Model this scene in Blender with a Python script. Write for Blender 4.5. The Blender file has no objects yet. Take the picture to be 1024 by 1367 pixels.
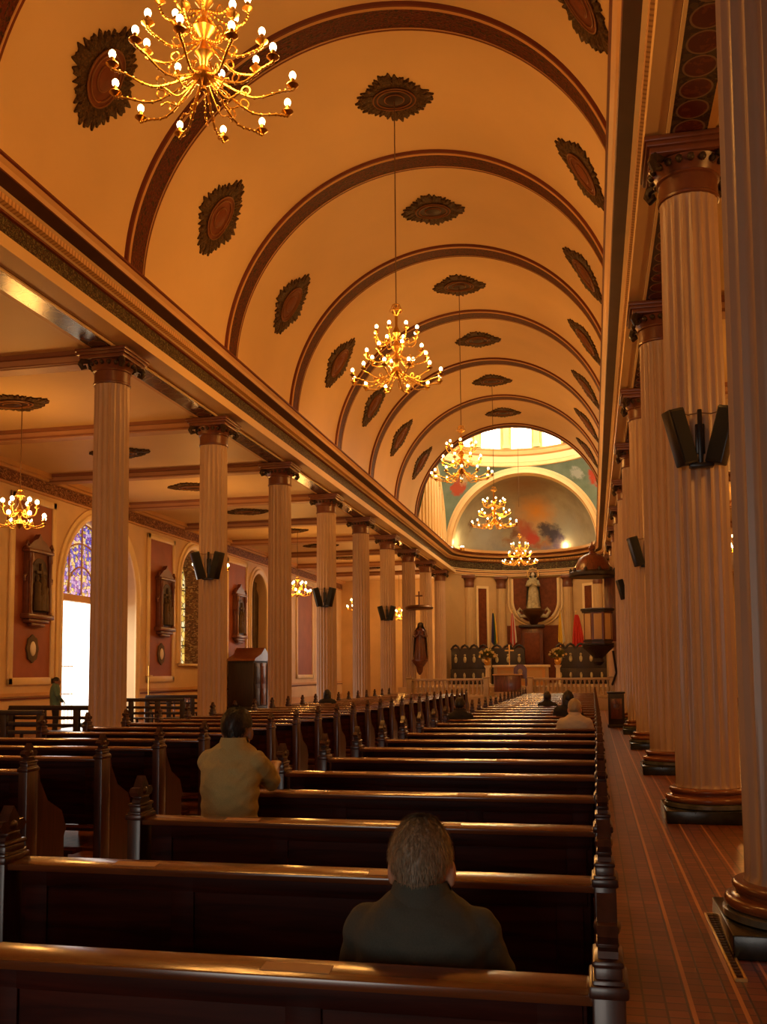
import bpy, bmesh, math, random
from math import sin, cos, pi, radians, sqrt, atan2, hypot
from mathutils import Vector, Matrix
random.seed(7)
C = bpy.context.scene.collection

# ------------------------------------------------------------------ measured layout (metres)
EYE = 1.648
XL, XR, PITCH, Y0 = -8.832, 1.235, 5.0704, 11.512
XN, RV, ZS = -3.80, 4.63, 9.12           # nave axis, vault radius, springing height
XWL, XWR, ZA = -16.33, 8.75, 7.80        # aisle walls and ceiling
YB, YE = -12.0, 47.2                      # back wall, end of the barrel vault
YC, HC = 52.0, 4.8                       # centre and half length of the crossing
AX, AY, AR = -3.65, 57.2, 5.0            # apse centre and radius
def yk(k): return Y0 + PITCH * k
ORD = ['first','second','third','fourth','fifth','sixth','seventh','eighth','ninth','tenth','eleventh','twelfth','thirteenth','fourteenth','fifteenth','sixteenth','seventeenth','eighteenth','nineteenth','twentieth','twenty-first','twenty-second','twenty-third','twenty-fourth','twenty-fifth','twenty-sixth','twenty-seventh','twenty-eighth','twenty-ninth','thirtieth']

# ------------------------------------------------------------------ materials
class N:
    def __init__(s, name):
        s.m = bpy.data.materials.new(name); s.m.use_nodes = True
        s.t = s.m.node_tree; s.b = s.t.nodes['Principled BSDF']; s.out = s.t.nodes['Material Output']
    def n(s, typ, **kw):
        x = s.t.nodes.new(typ)
        for k, v in kw.items():
            if k in x.inputs.keys(): x.inputs[k].default_value = v
            else: setattr(x, k, v)
        return x
    def l(s, a, b): s.t.links.new(a, b)
    def coord(s, scale=(1,1,1)):
        c = s.n('ShaderNodeTexCoord'); mp = s.n('ShaderNodeMapping'); mp.inputs['Scale'].default_value = scale
        s.l(c.outputs['Object'], mp.inputs['Vector']); return mp.outputs['Vector']
    def ramp(s, fac, stops, interp='LINEAR'):
        r = s.n('ShaderNodeValToRGB'); e = r.color_ramp; e.interpolation = interp
        while len(e.elements) < len(stops): e.elements.new(.5)
        for el, (p, c) in zip(e.elements, stops): el.position = p; el.color = (*c, 1)
        s.l(fac, r.inputs['Fac']); return r.outputs['Color']
    def mix(s, fac, a, b, mode='MIX'):
        x = s.n('ShaderNodeMix'); x.data_type = 'RGBA'; x.blend_type = mode
        for i, v in ((0, fac), (6, a), (7, b)):
            if hasattr(v, 'is_output'): s.l(v, x.inputs[i])
            elif i == 0: x.inputs[0].default_value = v
            else: x.inputs[i].default_value = (*v, 1)
        return x.outputs[2]
    def math(s, op, a, b=0.0, c=None):
        x = s.n('ShaderNodeMath'); x.operation = op
        for i, v in enumerate((a, b) if c is None else (a, b, c)):
            if hasattr(v, 'is_output'): s.l(v, x.inputs[i])
            else: x.inputs[i].default_value = v
        return x.outputs[0]
    def bump(s, h, strength=.3, dist=.02):
        b = s.n('ShaderNodeBump', Strength=strength, Distance=dist); s.l(h, b.inputs['Height']); s.l(b.outputs['Normal'], s.b.inputs['Normal'])
    def col(s, v):
        if hasattr(v, 'is_output'): s.l(v, s.b.inputs['Base Color'])
        else: s.b.inputs['Base Color'].default_value = (*v, 1)
    def set(s, **kw):
        for k, v in kw.items(): s.b.inputs[k.replace('_', ' ')].default_value = v

def paint(name, c, rough=.6, var=.12, scale=2.0, bump=.06):
    x = N(name); v = x.coord()
    nz = x.n('ShaderNodeTexNoise', Scale=scale, Detail=5.0); x.l(v, nz.inputs['Vector'])
    lo = tuple(k*(1-var) for k in c); hi = tuple(min(1, k*(1+var)) for k in c)
    x.col(x.ramp(nz.outputs['Fac'], [(.3, lo), (.7, hi)]))
    n2 = x.n('ShaderNodeTexNoise', Scale=scale*25, Detail=2.0); x.l(v, n2.inputs['Vector']); x.bump(n2.outputs['Fac'], bump, .01)
    x.set(Roughness=rough); return x.m
def wood(name, c, rough=.28, coat=.4, axis=(1, 12, 12), var=.5, bmp=.05):
    x = N(name); v = x.coord(axis)
    nz = x.n('ShaderNodeTexNoise', Scale=2.2, Detail=6.0, Distortion=.6); x.l(v, nz.inputs['Vector'])
    x.col(x.ramp(nz.outputs['Fac'], [(.3, tuple(k*(1-var) for k in c)), (.7, tuple(k*(1+var) for k in c))]))
    x.bump(nz.outputs['Fac'], bmp, .01)
    x.set(Roughness=rough, Coat_Weight=coat, Coat_Roughness=.15); return x.m
def metal(name, c, rough=.25):
    x = N(name); v = x.coord(); nz = x.n('ShaderNodeTexNoise', Scale=30.0); x.l(v, nz.inputs['Vector'])
    x.col(x.ramp(nz.outputs['Fac'], [(.3, tuple(k*.8 for k in c)), (.7, c)])); x.set(Metallic=1.0, Roughness=rough); return x.m
def glow(name, c, strength, sample=False):
    x = N(name); x.col(c); x.b.inputs['Emission Color'].default_value = (*c, 1); x.b.inputs['Emission Strength'].default_value = strength
    x.m.cycles.emission_sampling = 'AUTO' if sample else 'NONE'; return x.m
def ornament(name, base, fig, fig2, freq=(1.0, 3.3, 3.3), rough=.5, thr=.5, bmp=.15):
    """painted scroll-and-leaf stencil on a coloured ground"""
    x = N(name); v = x.coord(freq)
    w = x.n('ShaderNodeTexVoronoi', Scale=3.0, Randomness=.45); w.feature = 'SMOOTH_F1'; x.l(v, w.inputs['Vector'])
    s = x.math('SINE', x.math('MULTIPLY', w.outputs['Distance'], 26.0))
    c1 = x.mix(x.math('GREATER_THAN', s, thr), base, fig)
    nz = x.n('ShaderNodeTexNoise', Scale=9.0, Detail=3.0); x.l(v, nz.inputs['Vector'])
    x.col(x.mix(x.math('GREATER_THAN', nz.outputs['Fac'], .58), c1, fig2)); x.set(Roughness=rough, Specular_IOR_Level=.15)
    if bmp: x.bump(s, bmp, .02)
    return x.m

M = {}
CREAM = (.74, .53, .26)
M['vault'] = paint('vault_plaster', (.74, .52, .25), .55, .05, .5)
M['cream'] = paint('cream_plaster', CREAM, .5, .06, 1.0)
M['line_light'] = paint('pale_gilt_paint', (.86, .66, .34), .4, .05, 2)
M['line_red'] = paint('oxblood_paint', (.15, .034, .012), .45, .1, 2)
M['ochre'] = paint('ochre_paint', (.62, .34, .12), .5, .08, 1.2)
M['beam'] = paint('beam_paint', (.50, .27, .14), .5, .08, 1.5)
M['beam_edge'] = paint('beam_edge_paint', (.27, .11, .05), .5, .08, 1.5)
M['dark_band'] = paint('dark_brown_paint', (.07, .028, .014), .5, .15, 2)
M['column'] = paint('column_plaster', (.47, .32, .21), .38, .06, 1.3)
M['capital'] = paint('capital_brown_paint', (.15, .05, .024), .32, .15, 6)
M['capital_dark'] = paint('capital_leaf_paint', (.05, .03, .016), .3, .3, 9)
M['base_brown'] = paint('polished_base_brown', (.21, .075, .03), .2, .15, 5)
M['plinth'] = paint('dark_green_marble', (.022, .024, .018), .18, .5, 7)
M['plinth_band'] = paint('grey_marble', (.13, .13, .10), .2, .3, 9)
M['wall'] = paint('aisle_wall_plaster', (.70, .49, .25), .55, .08, 1.0)
M['panel'] = paint('terracotta_panel', (.33, .09, .03), .55, .15, 1.5)
M['panel_dk'] = paint('niche_drape', (.10, .06, .022), .7, .3, 3)
M['frieze'] = ornament('frieze_stencil', (.045, .03, .016), (.16, .13, .05), (.09, .03, .015))
def soffit_mat():
    x = N('soffit_ovals'); c = x.n('ShaderNodeTexCoord'); sp = x.n('ShaderNodeSeparateXYZ'); x.l(c.outputs['Object'], sp.inputs[0])
    v = x.math('MULTIPLY', x.math('MINIMUM', x.math('ABSOLUTE', x.math('SUBTRACT', sp.outputs[0], XR-.025)), x.math('ABSOLUTE', x.math('SUBTRACT', sp.outputs[0], XL+.025))), 1/.19)
    u = x.math('MULTIPLY', x.math('SUBTRACT', x.math('FRACT', x.math('MULTIPLY', sp.outputs[1], 2.6)), .5), 1.9)
    d = x.math('SQRT', x.math('ADD', x.math('MULTIPLY', u, u), x.math('MULTIPLY', v, v)))
    nz = x.n('ShaderNodeTexNoise', Scale=14.0, Detail=4.0); x.l(c.outputs['Object'], nz.inputs['Vector'])
    inner = x.mix(x.math('GREATER_THAN', nz.outputs['Fac'], .55), (.085, .016, .010), (.13, .03, .012))
    outer = x.mix(x.math('GREATER_THAN', nz.outputs['Fac'], .52), (.035, .020, .012), (.065, .045, .02))
    base = x.mix(x.math('LESS_THAN', d, .9), outer, inner)
    base = x.mix(x.math('LESS_THAN', x.math('ABSOLUTE', x.math('SUBTRACT', d, .86)), .055), base, (.20, .13, .07))
    x.col(base); x.set(Roughness=.22); return x.m
M['soffit'] = soffit_mat()
M['rib'] = ornament('rib_stencil', (.10, .018, .007), (.035, .018, .007), (.14, .04, .012), (2.2, 4, 2.2))
M['wallfrieze'] = ornament('aisle_frieze_stencil', (.20, .075, .03), (.42, .22, .09), (.10, .04, .018), (1, 1.5, 2.2))
M['med_leaf'] = ornament('medallion_leaf', (.065, .034, .010), (.115, .060, .018), (.03, .014, .006), (3, 3, 3))
M['med_field'] = paint('medallion_field', (.16, .042, .013), .5, .2, 5)
M['med_ring'] = paint('medallion_ring', (.24, .10, .035), .45, .1, 5)
M['med_dark'] = paint('medallion_dark', (.04, .014, .006), .5, .2, 5)
M['pew'] = wood('mahogany', (.042, .0075, .0035), .5, .0); M['pew'].node_tree.nodes['Principled BSDF'].inputs['Specular IOR Level'].default_value = .1
M['rail'] = wood('rail_mahogany', (.14, .044, .0135), .22, .6, (1, 12, 12), .35, .015)
M['pewend'] = wood('end_mahogany', (.055, .018, .010), .34, .25, (12, 12, 1))
M['tag'] = paint('paper_label', (.42, .22, .09), .5, .1, 8)
M['darkwood'] = wood('black_walnut', (.018, .008, .005), .48, .05, (10, 10, 1))
M['redwood'] = wood('red_walnut', (.13, .035, .015), .35, .3, (10, 10, 1))
M['brass'] = metal('polished_brass', (.72, .42, .10), .28)
M['bronze'] = metal('dark_bronze', (.22, .12, .05), .4)
M['gold'] = metal('gilding', (.95, .68, .25), .35)
M['bulb'] = glow('lamp_bulb', (1, .80, .42), 9.0)
M['black'] = paint('black_enamel', (.012, .011, .011), .35, .2, 10)
M['grille'] = paint('speaker_cloth', (.008, .008, .008), .8, .3, 60)
M['marble'] = paint('cream_marble', (.46, .33, .18), .3, .1, 3)
M['ivory'] = paint('ivory_plaster', (.80, .72, .55), .45, .08, 4)
M['apsewall'] = paint('apse_wall_paint', (.54, .36, .16), .5, .08, 1)
M['stone'] = paint('chancel_stone', (.45, .30, .15), .3, .15, 1.5)
M['skin'] = paint('skin', (.55, .28, .17), .5, .1, 15)
M['skin_dk'] = paint('tan_skin', (.28, .13, .07), .5, .1, 15)
M['statue_stone'] = paint('aged_statue_paint', (.42, .36, .20), .5, .35, 6)
M['cable'] = paint('cable_brown', (.16, .08, .03), .6, .1, 5)

def floor_mat():
    x = N('terracotta_tile'); c = x.n('ShaderNodeTexCoord'); sep = x.n('ShaderNodeSeparateXYZ'); x.l(c.outputs['Object'], sep.inputs[0])
    br = x.n('ShaderNodeTexBrick', Scale=1.0); br.offset = 0.0; br.inputs['Brick Width'].default_value = .105; br.inputs['Row Height'].default_value = .105
    br.inputs['Mortar Size'].default_value = .006; br.inputs['Color1'].default_value = (.27, .085, .032, 1); br.inputs['Color2'].default_value = (.15, .046, .019, 1); br.inputs['Mortar'].default_value = (.05, .02, .01, 1)
    x.l(c.outputs['Object'], br.inputs['Vector'])
    nz = x.n('ShaderNodeTexNoise', Scale=1.3, Detail=3.0); x.l(c.outputs['Object'], nz.inputs['Vector'])
    base = x.mix(.5, br.outputs['Color'], x.ramp(nz.outputs['Fac'], [(.3, (.55, .5, .45)), (.7, (1, 1, 1))]), 'MULTIPLY')
    for xc, w in ((.44, .011), (.685, .011), (.875, .008), (1.095, .008), (-2.75, .015), (-3.55, .015)):
        f = x.math('LESS_THAN', x.math('ABSOLUTE', x.math('SUBTRACT', sep.outputs[0], xc)), w)
        base = x.mix(f, base, (.50, .23, .085))
    x.col(base); x.bump(br.outputs['Fac'], .25, .004); x.set(Roughness=.34, Coat_Weight=.15, Coat_Roughness=.25); return x.m
M['floor'] = floor_mat()
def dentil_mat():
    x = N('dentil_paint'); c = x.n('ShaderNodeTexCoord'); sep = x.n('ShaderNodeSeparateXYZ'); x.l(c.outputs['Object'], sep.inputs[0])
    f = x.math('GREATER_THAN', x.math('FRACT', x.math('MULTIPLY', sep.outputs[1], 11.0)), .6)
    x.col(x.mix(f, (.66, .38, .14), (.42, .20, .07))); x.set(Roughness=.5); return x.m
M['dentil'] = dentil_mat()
def glass_mat(name, cols, scale, strength):
    x = N(name); v = x.coord((1, 1, 1)); w = x.n('ShaderNodeTexVoronoi', Scale=scale, Randomness=.8); x.l(v, w.inputs['Vector'])
    ed = x.n('ShaderNodeTexVoronoi', Scale=scale, Randomness=.8); ed.feature = 'DISTANCE_TO_EDGE'; x.l(v, ed.inputs['Vector'])
    sp = x.n('ShaderNodeSeparateColor'); x.l(w.outputs['Color'], sp.inputs[0])
    c = x.ramp(sp.outputs[0], [(i/len(cols), k) for i, k in enumerate(cols)], 'CONSTANT')
    c = x.mix(x.math('LESS_THAN', ed.outputs['Distance'], .05), c, (.01, .01, .01))
    x.col(c); x.l(c, x.b.inputs['Emission Color']); x.set(Emission_Strength=strength, Roughness=.3); x.m.cycles.emission_sampling = 'NONE'; return x.m
M['glass_purple'] = glass_mat('stained_glass_violet', [(.10, .10, .55), (.45, .35, .75), (.75, .62, .28), (.22, .10, .45), (.55, .50, .8), (.62, .5, .15)], 8.0, .9)
M['glass_amber'] = glass_mat('stained_glass_amber', [(.9, .65, .15), (.8, .8, .45), (.6, .42, .08), (.9, .8, .4)], 3.5, 1.0)
M['pane'] = glow('daylit_pane', (1, .93, .72), 9.0, True)
def blobs(name, ground, noise_col, spots, rough=.7):
    x = N(name); c = x.n('ShaderNodeTexCoord')
    nz = x.n('ShaderNodeTexNoise', Scale=.45, Detail=5.0, Roughness=.6); x.l(c.outputs['Object'], nz.inputs['Vector'])
    n2 = x.n('ShaderNodeTexNoise', Scale=2.2, Detail=7.0, Roughness=.65); x.l(c.outputs['Object'], n2.inputs['Vector'])
    base = x.mix(x.ramp(nz.outputs['Fac'], [(.35, (0, 0, 0)), (.65, (1, 1, 1))]), ground, noise_col)
    dis = x.n('ShaderNodeVectorMath'); dis.operation = 'MULTIPLY_ADD'; x.l(n2.outputs['Color'], dis.inputs[0]); dis.inputs[1].default_value = (1.1, 1.1, 1.1); x.l(c.outputs['Object'], dis.inputs[2])
    for p, r, col, soft in spots:
        d = x.n('ShaderNodeVectorMath'); d.operation = 'DISTANCE'; x.l(dis.outputs[0], d.inputs[0]); d.inputs[1].default_value = tuple(q+.55 for q in p)
        f = x.math('SUBTRACT', 1.0, x.math('SMOOTH_MIN', x.math('DIVIDE', d.outputs['Value'], r), 1.0, .05))
        mr = x.n('ShaderNodeMapRange'); mr.inputs['From Min'].default_value = 0; mr.inputs['From Max'].default_value = soft; x.l(f, mr.inputs[0])
        base = x.mix(mr.outputs[0], base, col)
    x.col(base); x.set(Roughness=rough); return x.m
M['mural'] = blobs('apse_mural', (.24, .21, .14), (.40, .36, .25), [
    ((-3.8, 58.6, 13.0), 2.6, (.24, .13, .05), 1.0), ((-6.4, 60.4, 10.2), 1.5, (.36, .37, .34), .9), ((-1.2, 60.6, 10.4), 1.6, (.33, .34, .30), .9), ((-5.4, 60.8, 9.4), 1.0, (.20, .22, .24), .8),
    ((-3.3, 60.6, 11.6), 1.5, (.66, .30, .05), .9), ((-4.3, 61.3, 10.9), .6, (.46, .15, .06), .7), ((-3.9, 61.5, 10.4), .75, (.40, .10, .05), .5), ((-3.5, 61.6, 10.0), .55, (.46, .06, .035), .5), ((-4.1, 61.6, 9.9), .35, (.55, .28, .12), .6), ((-4.6, 61.3, 10.4), .4, (.20, .10, .05), .6),
    ((-2.7, 61.3, 10.7), .55, (.07, .055, .06), .5), ((-2.2, 61.4, 10.35), .85, (.05, .045, .075), .5), ((-1.7, 61.2, 10.1), .6, (.08, .07, .14), .5), ((-2.35, 61.5, 10.35), .2, (.42, .2, .11), .5), ((-1.9, 61.4, 10.5), .16, (.42, .2, .11), .5), ((-2.6, 61.6, 9.75), .5, (.34, .17, .08), .6), ((-3.1, 61.7, 9.6), .45, (.30, .12, .06), .6),
    ((-1.9, 61.5, 9.45), .65, (.13, .10, .19), .6), ((-2.5, 61.7, 9.35), .55, (.19, .15, .21), .6), ((-5.0, 61.2, 9.9), .45, (.30, .16, .08), .6), ((-6.9, 59.2, 10.8), .5, (.12, .06, .025), .6)])
M['pendentive'] = blobs('pendentive_paint', (.10, .17, .13), (.20, .30, .27), [
    ((.2, 55.6, 12.6), .55, (.45, .06, .03), .3), ((-.6, 56.3, 13.1), .5, (.35, .42, .45), .4), ((-7.5, 56.2, 12.6), .6, (.42, .08, .04), .3), ((-7.2, 56.3, 13.2), .5, (.5, .42, .25), .4)])

for k_ in ('med_field', 'med_dark', 'med_ring', 'dark_band', 'line_red', 'capital_dark'): M[k_].node_tree.nodes['Principled BSDF'].inputs['Specular IOR Level'].default_value = .2

# ------------------------------------------------------------------ mesh builder
class MB:
    def __init__(s): s.v = []; s.f = []; s.mi = []; s.sm = []
    def add(s, vs, fs, mi=0, smooth=True, T=None):
        o = len(s.v)
        s.v += [tuple(T @ Vector(p)) if T is not None else tuple(p) for p in vs]
        for f in fs: s.f.append([o+i for i in f]); s.mi.append(mi); s.sm.append(smooth)
        return s
    def box(s, c, d, mi=0, T=None, bev=0.0):
        x, y, z = c; a, b, e = d[0]/2, d[1]/2, d[2]/2
        if bev <= 0:
            vs = [(x+i*a, y+j*b, z+k*e) for i in (-1, 1) for j in (-1, 1) for k in (-1, 1)]
            fs = [(0,1,3,2), (4,6,7,5), (0,4,5,1), (2,3,7,6), (0,2,6,4), (1,5,7,3)]
            return s.add(vs, fs, mi, False, T)
        bm = bmesh.new(); bmesh.ops.create_cube(bm, size=1.0)
        for v in bm.verts: v.co = Vector((x+v.co.x*2*a, y+v.co.y*2*b, z+v.co.z*2*e))
        bmesh.ops.bevel(bm, geom=list(bm.edges), offset=min(bev, a*.9, b*.9, e*.9), segments=2, affect='EDGES', profile=.5)
        bm.verts.index_update(); s.add([v.co.copy() for v in bm.verts], [[v.index for v in f.verts] for f in bm.faces], mi, True, T); bm.free(); return s
    def rings(s, rings, mi=0, closed=True, caps=True, smooth=True, T=None):
        n = len(rings[0]); vs = [p for r in rings for p in r]; fs = []
        for i in range(len(rings)-1):
            for j in range(n if closed else n-1):
                a, b = i*n+j, i*n+(j+1) % n; fs.append((a, b, b+n, a+n))
        if caps: fs.append(tuple(range(n-1, -1, -1))); fs.append(tuple(range((len(rings)-1)*n, len(rings)*n)))
        return s.add(vs, fs, mi, smooth, T)
    def lathe(s, prof, seg=32, c=(0, 0, 0), mi=0, T=None, a0=0.0):
        return s.rings([[(c[0]+r*cos(a0+2*pi*j/seg), c[1]+r*sin(a0+2*pi*j/seg), c[2]+z) for j in range(seg)] for r, z in prof], mi, True, True, True, T)
    def sphere(s, c, r, seg=12, rg=8, mi=0, sc=(1, 1, 1), T=None):
        return s.rings([[(c[0]+sc[0]*r*sin(t)*cos(2*pi*j/seg), c[1]+sc[1]*r*sin(t)*sin(2*pi*j/seg), c[2]-sc[2]*r*cos(t)) for j in range(seg)] for t in [max(.02, min(pi-.02, pi*i/rg)) for i in range(rg+1)]], mi, T=T)
    def tube(s, pts, rad, seg=8, mi=0, T=None, flat=1.0, side=None, caps=True):
        pts = [Vector(p) for p in pts]; n = len(pts)
        if not hasattr(rad, '__len__'): rad = [rad]*n
        rings = []; ref = Vector(side) if side else None
        for i, p in enumerate(pts):
            t = (pts[min(i+1, n-1)]-pts[max(i-1, 0)]).normalized()
            if ref is None: ref = Vector((0, 0, 1)) if abs(t.z) < .9 else Vector((1, 0, 0))
            u = (ref - t*ref.dot(t)).normalized(); w = t.cross(u); ref = u if side is None else Vector(side)
            r = rad[i]; ra, rb = r if hasattr(r, '__len__') else (r, r*flat)
            rings.append([p+u*ra*cos(2*pi*j/seg)+w*rb*sin(2*pi*j/seg) for j in range(seg)])
        return s.rings(rings, mi, caps=caps, T=T)
    def prism(s, poly, axis, a, b, mi=0, T=None, smooth=False):
        """extrude 2-D outline: axis 'x' (y,z), 'y' (x,z), 'z' (x,y)"""
        def P(q, h): return {'x': (h, q[0], q[1]), 'y': (q[0], h, q[1]), 'z': (q[0], q[1], h)}[axis]
        n = len(poly); vs = [P(q, a) for q in poly]+[P(q, b) for q in poly]
        fs = [tuple(range(n)), tuple(range(2*n-1, n-1, -1))]+[(i, i+n, (i+1) % n+n, (i+1) % n) for i in range(n)]
        return s.add(vs, fs, mi, smooth, T)
    def torus(s, c, R, r, seg=24, sg=8, mi=0, axis='z', T=None):
        ps = []
        for i in range(seg+1):
            a = 2*pi*i/seg; p = {'z': (R*cos(a), R*sin(a), 0), 'y': (R*cos(a), 0, R*sin(a)), 'x': (0, R*cos(a), R*sin(a))}[axis]
            ps.append((c[0]+p[0], c[1]+p[1], c[2]+p[2]))
        return s.tube(ps, r, sg, mi, T, side={'z': (0, 0, 1), 'y': (0, 1, 0), 'x': (1, 0, 0)}[axis], caps=False)
    def build(s, name, mats, parent=None, loc=None, angle=38, weld=False):
        me = bpy.data.meshes.new(name); me.from_pydata([tuple(p) for p in s.v], [], s.f)
        mats = mats if isinstance(mats, (list, tuple)) else [mats]
        for m in mats: me.materials.append(M[m] if isinstance(m, str) else m)
        me.polygons.foreach_set('material_index', s.mi); me.polygons.foreach_set('use_smooth', s.sm)
        bm = bmesh.new(); bm.from_mesh(me)
        if weld: bmesh.ops.remove_doubles(bm, verts=bm.verts, dist=1e-5)
        bmesh.ops.recalc_face_normals(bm, faces=bm.faces); bm.to_mesh(me); bm.free()
        me.set_sharp_from_angle(angle=radians(angle)); me.update()
        o = bpy.data.objects.new(name, me); C.objects.link(o)
        if parent: o.parent = parent
        if loc: o.location = loc
        return o
def tag(o, label, cat, group=None):
    o['label'] = label; o['category'] = cat; o['kind'] = 'thing'
    if group: o['group'] = group
    return o
def thing(name, label, cat, loc=(0, 0, 0), rz=0.0, group=None):
    o = bpy.data.objects.new(name, None); C.objects.link(o); o.location = loc; o.rotation_euler = (0, 0, rz); o.empty_display_size = .2
    return tag(o, label, cat, group)
def struct(o): o['kind'] = 'structure'; return o
KIDS = {}
def kids(o):
    return [x for x in o.children]
def dup(root, loc, rz=0.0, label=None):
    r = root.copy(); C.objects.link(r); r.location = loc; r.rotation_euler = (0, 0, rz)
    if label: r['label'] = label
    for ch in kids(root):
        c = ch.copy(); C.objects.link(c); c.parent = r
        for g in kids(ch):
            d = g.copy(); C.objects.link(d); d.parent = c
    return r

# ------------------------------------------------------------------ setting: floors, walls, ceilings
struct(MB().box(((XWL+XWR)/2, (YB+62.5)/2, -.1), (XWR-XWL+2.2, 62.5-YB+1, .2)).build('floor', 'floor'))
b = MB(); b.box((-3.8, 44.4, .25), (10.9, 3.6, .5)); b.box((-3.8, 54.4, .475), (10.9, 16.4, .95)); b.box((-3.8, 46.0, .36), (10.9, .6, .72))
struct(b.build('floor_chancel', 'stone'))

def arched_wall(name, x, thick, y0, y1, z1, ops, mats, seg=24):
    """wall in the plane x=const with round-arched openings (yc, half width, sill, spring)"""
    b = MB(); xb = x-thick if thick > 0 else x-thick
    for X in (x, xb):
        yy = y0
        for (yc, hw, zb, zs) in ops:
            b.add([(X, yy, 0), (X, yc-hw, 0), (X, yc-hw, z1), (X, yy, z1)], [(0, 1, 2, 3)], 0, False)
            if zb > 0: b.add([(X, yc-hw, 0), (X, yc+hw, 0), (X, yc+hw, zb), (X, yc-hw, zb)], [(0, 1, 2, 3)], 0, False)
            pts = [(yc-hw*cos(pi*i/seg), zs+hw*sin(pi*i/seg)) for i in range(seg+1)]
            for p, q in zip(pts, pts[1:]): b.add([(X, p[0], p[1]), (X, q[0], q[1]), (X, q[0], z1), (X, p[0], z1)], [(0, 1, 2, 3)], 0, False)
            yy = yc+hw
        b.add([(X, yy, 0), (X, y1, 0), (X, y1, z1), (X, yy, z1)], [(0, 1, 2, 3)], 0, False)
    for (yc, hw, zb, zs) in ops:
        pts = [(yc-hw, zb)]+[(yc-hw*cos(pi*i/seg), zs+hw*sin(pi*i/seg)) for i in range(seg+1)]+[(yc+hw, zb)]
        for p, q in zip(pts, pts[1:]+pts[:1]): b.add([(x, *p), (x, *q), (xb, *q), (xb, *p)], [(0, 1, 2, 3)], 0, False)
    return struct(b.build(name, mats))
DOOR, WIN, NICHE, DOORF = (30.1, 2.5, 0, 4.45), (38.0, 1.45, 2.1, 5.45), (46.0, 1.12, .9, 5.55), (60.3, 1.1, 2.1, 5.5)
arched_wall('wall_left', XWL, 1.15, YB, 62.5, ZA, [DOOR, WIN, NICHE], 'wall')
struct(MB().box((XWR+.2, (YB+62.5)/2, ZA/2), (.4, 62.5-YB, ZA)).build('wall_right', 'wall'))
b = MB()
for x0, x1, z0, z1 in ((XWL-.8, -6.4, 0, 14.4), (-.8, XWR+.8, 0, 14.4), (-6.4, -.8, 5.0, 14.4)): b.box(((x0+x1)/2, YB-.2, (z0+z1)/2), (x1-x0, .4, z1-z0))
struct(b.build('wall_back', 'wall'))
struct(MB().box((-3.7, YB-6, -.1), (30, 11.6, .2)).build('ground_entrance', 'marble'))
for nm, x0, x1 in (('wall_aisle_end_left', XWL-.4, XL-.1), ('wall_aisle_end_right', XR+.1, XWR+.4)):
    struct(MB().box(((x0+x1)/2, 62.7, ZA/2), (x1-x0, .4, ZA)).build(nm, 'wall'))
struct(MB().box(((XWL+XL)/2, (YB+62.9)/2, ZA+.1), (XL-XWL+1.4, 62.9-YB, .2)).build('ceiling_left', 'vault'))
struct(MB().box(((XWR+XR)/2, (YB+62.9)/2, ZA+.1), (XWR-XR+1.0, 62.9-YB, .2)).build('ceiling_right', 'vault'))
# barrel vault
b = MB(); ang = [pi*i/72 for i in range(73)]
b.rings([[(XN-(RV)*cos(a), y, ZS+RV*sin(a)) for a in ang] for y in (YB, 10, 20, 30, 40, YE)], 0, False, False)
struct(b.build('ceiling_nave', 'vault'))
tn = [0]
def trim(o):
    tn[0] += 1; o.name = 'trim_%d' % tn[0]; o.data.name = o.name; return struct(o)
# transverse ribs painted with a stencil, on the column axes
for k in list(range(-2, 7))+[7]:
    y = yk(k) if k < 7 else YE-.28
    w = .62
    prof = [(-w/2-.09, 0, 1), (-w/2-.05, .05, 1), (-w/2, .05, 2), (-w/2+.045, .07, 2), (-w/2+.05, .055, 0), (w/2-.05, .055, 2), (w/2-.045, .07, 2), (w/2, .05, 1), (w/2+.05, .05, 1), (w/2+.09, 0, 1)]
    b = MB()
    for p, q in zip(prof, prof[1:]):
        b.rings([[(XN-(RV-pp[1])*cos(a), y+pp[0], ZS+(RV-pp[1])*sin(a)) for a in ang] for pp in (p, q)], {0: 0, 1: 1, 2: 2}[p[2]], False, False)
    trim(b.build('trim', ['rib', 'line_red', 'ochre']))
# aisle beams
for k in range(0, 10):
    for x0, x1 in ((XWL, XL), (XR, XWR)):
        if x0 > 0 and k > 6: continue
        b = MB(); L = x1-x0; xc = (x0+x1)/2
        b.box((xc, yk(k), ZA-.10), (L, .42, .20)); b.box((xc, yk(k), ZA-.04), (L, .60, .08), 1); b.box((xc, yk(k), ZA-.205), (L, .46, .03), 1); b.box((xc, yk(k), ZA-.225), (L, .34, .03))
        trim(b.build('trim', ['beam', 'beam_edge']))
# entablature: one moulded profile swept down both sides and round the apse
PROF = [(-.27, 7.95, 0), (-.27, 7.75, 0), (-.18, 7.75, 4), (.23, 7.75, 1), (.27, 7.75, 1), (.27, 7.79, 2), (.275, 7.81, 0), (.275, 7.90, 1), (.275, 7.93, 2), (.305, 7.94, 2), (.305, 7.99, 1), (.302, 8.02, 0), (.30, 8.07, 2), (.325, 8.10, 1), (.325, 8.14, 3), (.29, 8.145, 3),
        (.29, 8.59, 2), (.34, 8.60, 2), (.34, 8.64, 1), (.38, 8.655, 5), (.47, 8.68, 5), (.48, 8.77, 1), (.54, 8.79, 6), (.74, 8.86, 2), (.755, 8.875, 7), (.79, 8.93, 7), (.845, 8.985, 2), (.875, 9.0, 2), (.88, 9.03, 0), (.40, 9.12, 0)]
EM = ['ochre', 'line_light', 'line_red', 'frieze', 'soffit', 'dentil', 'dark_band', 'ochre']
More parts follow.
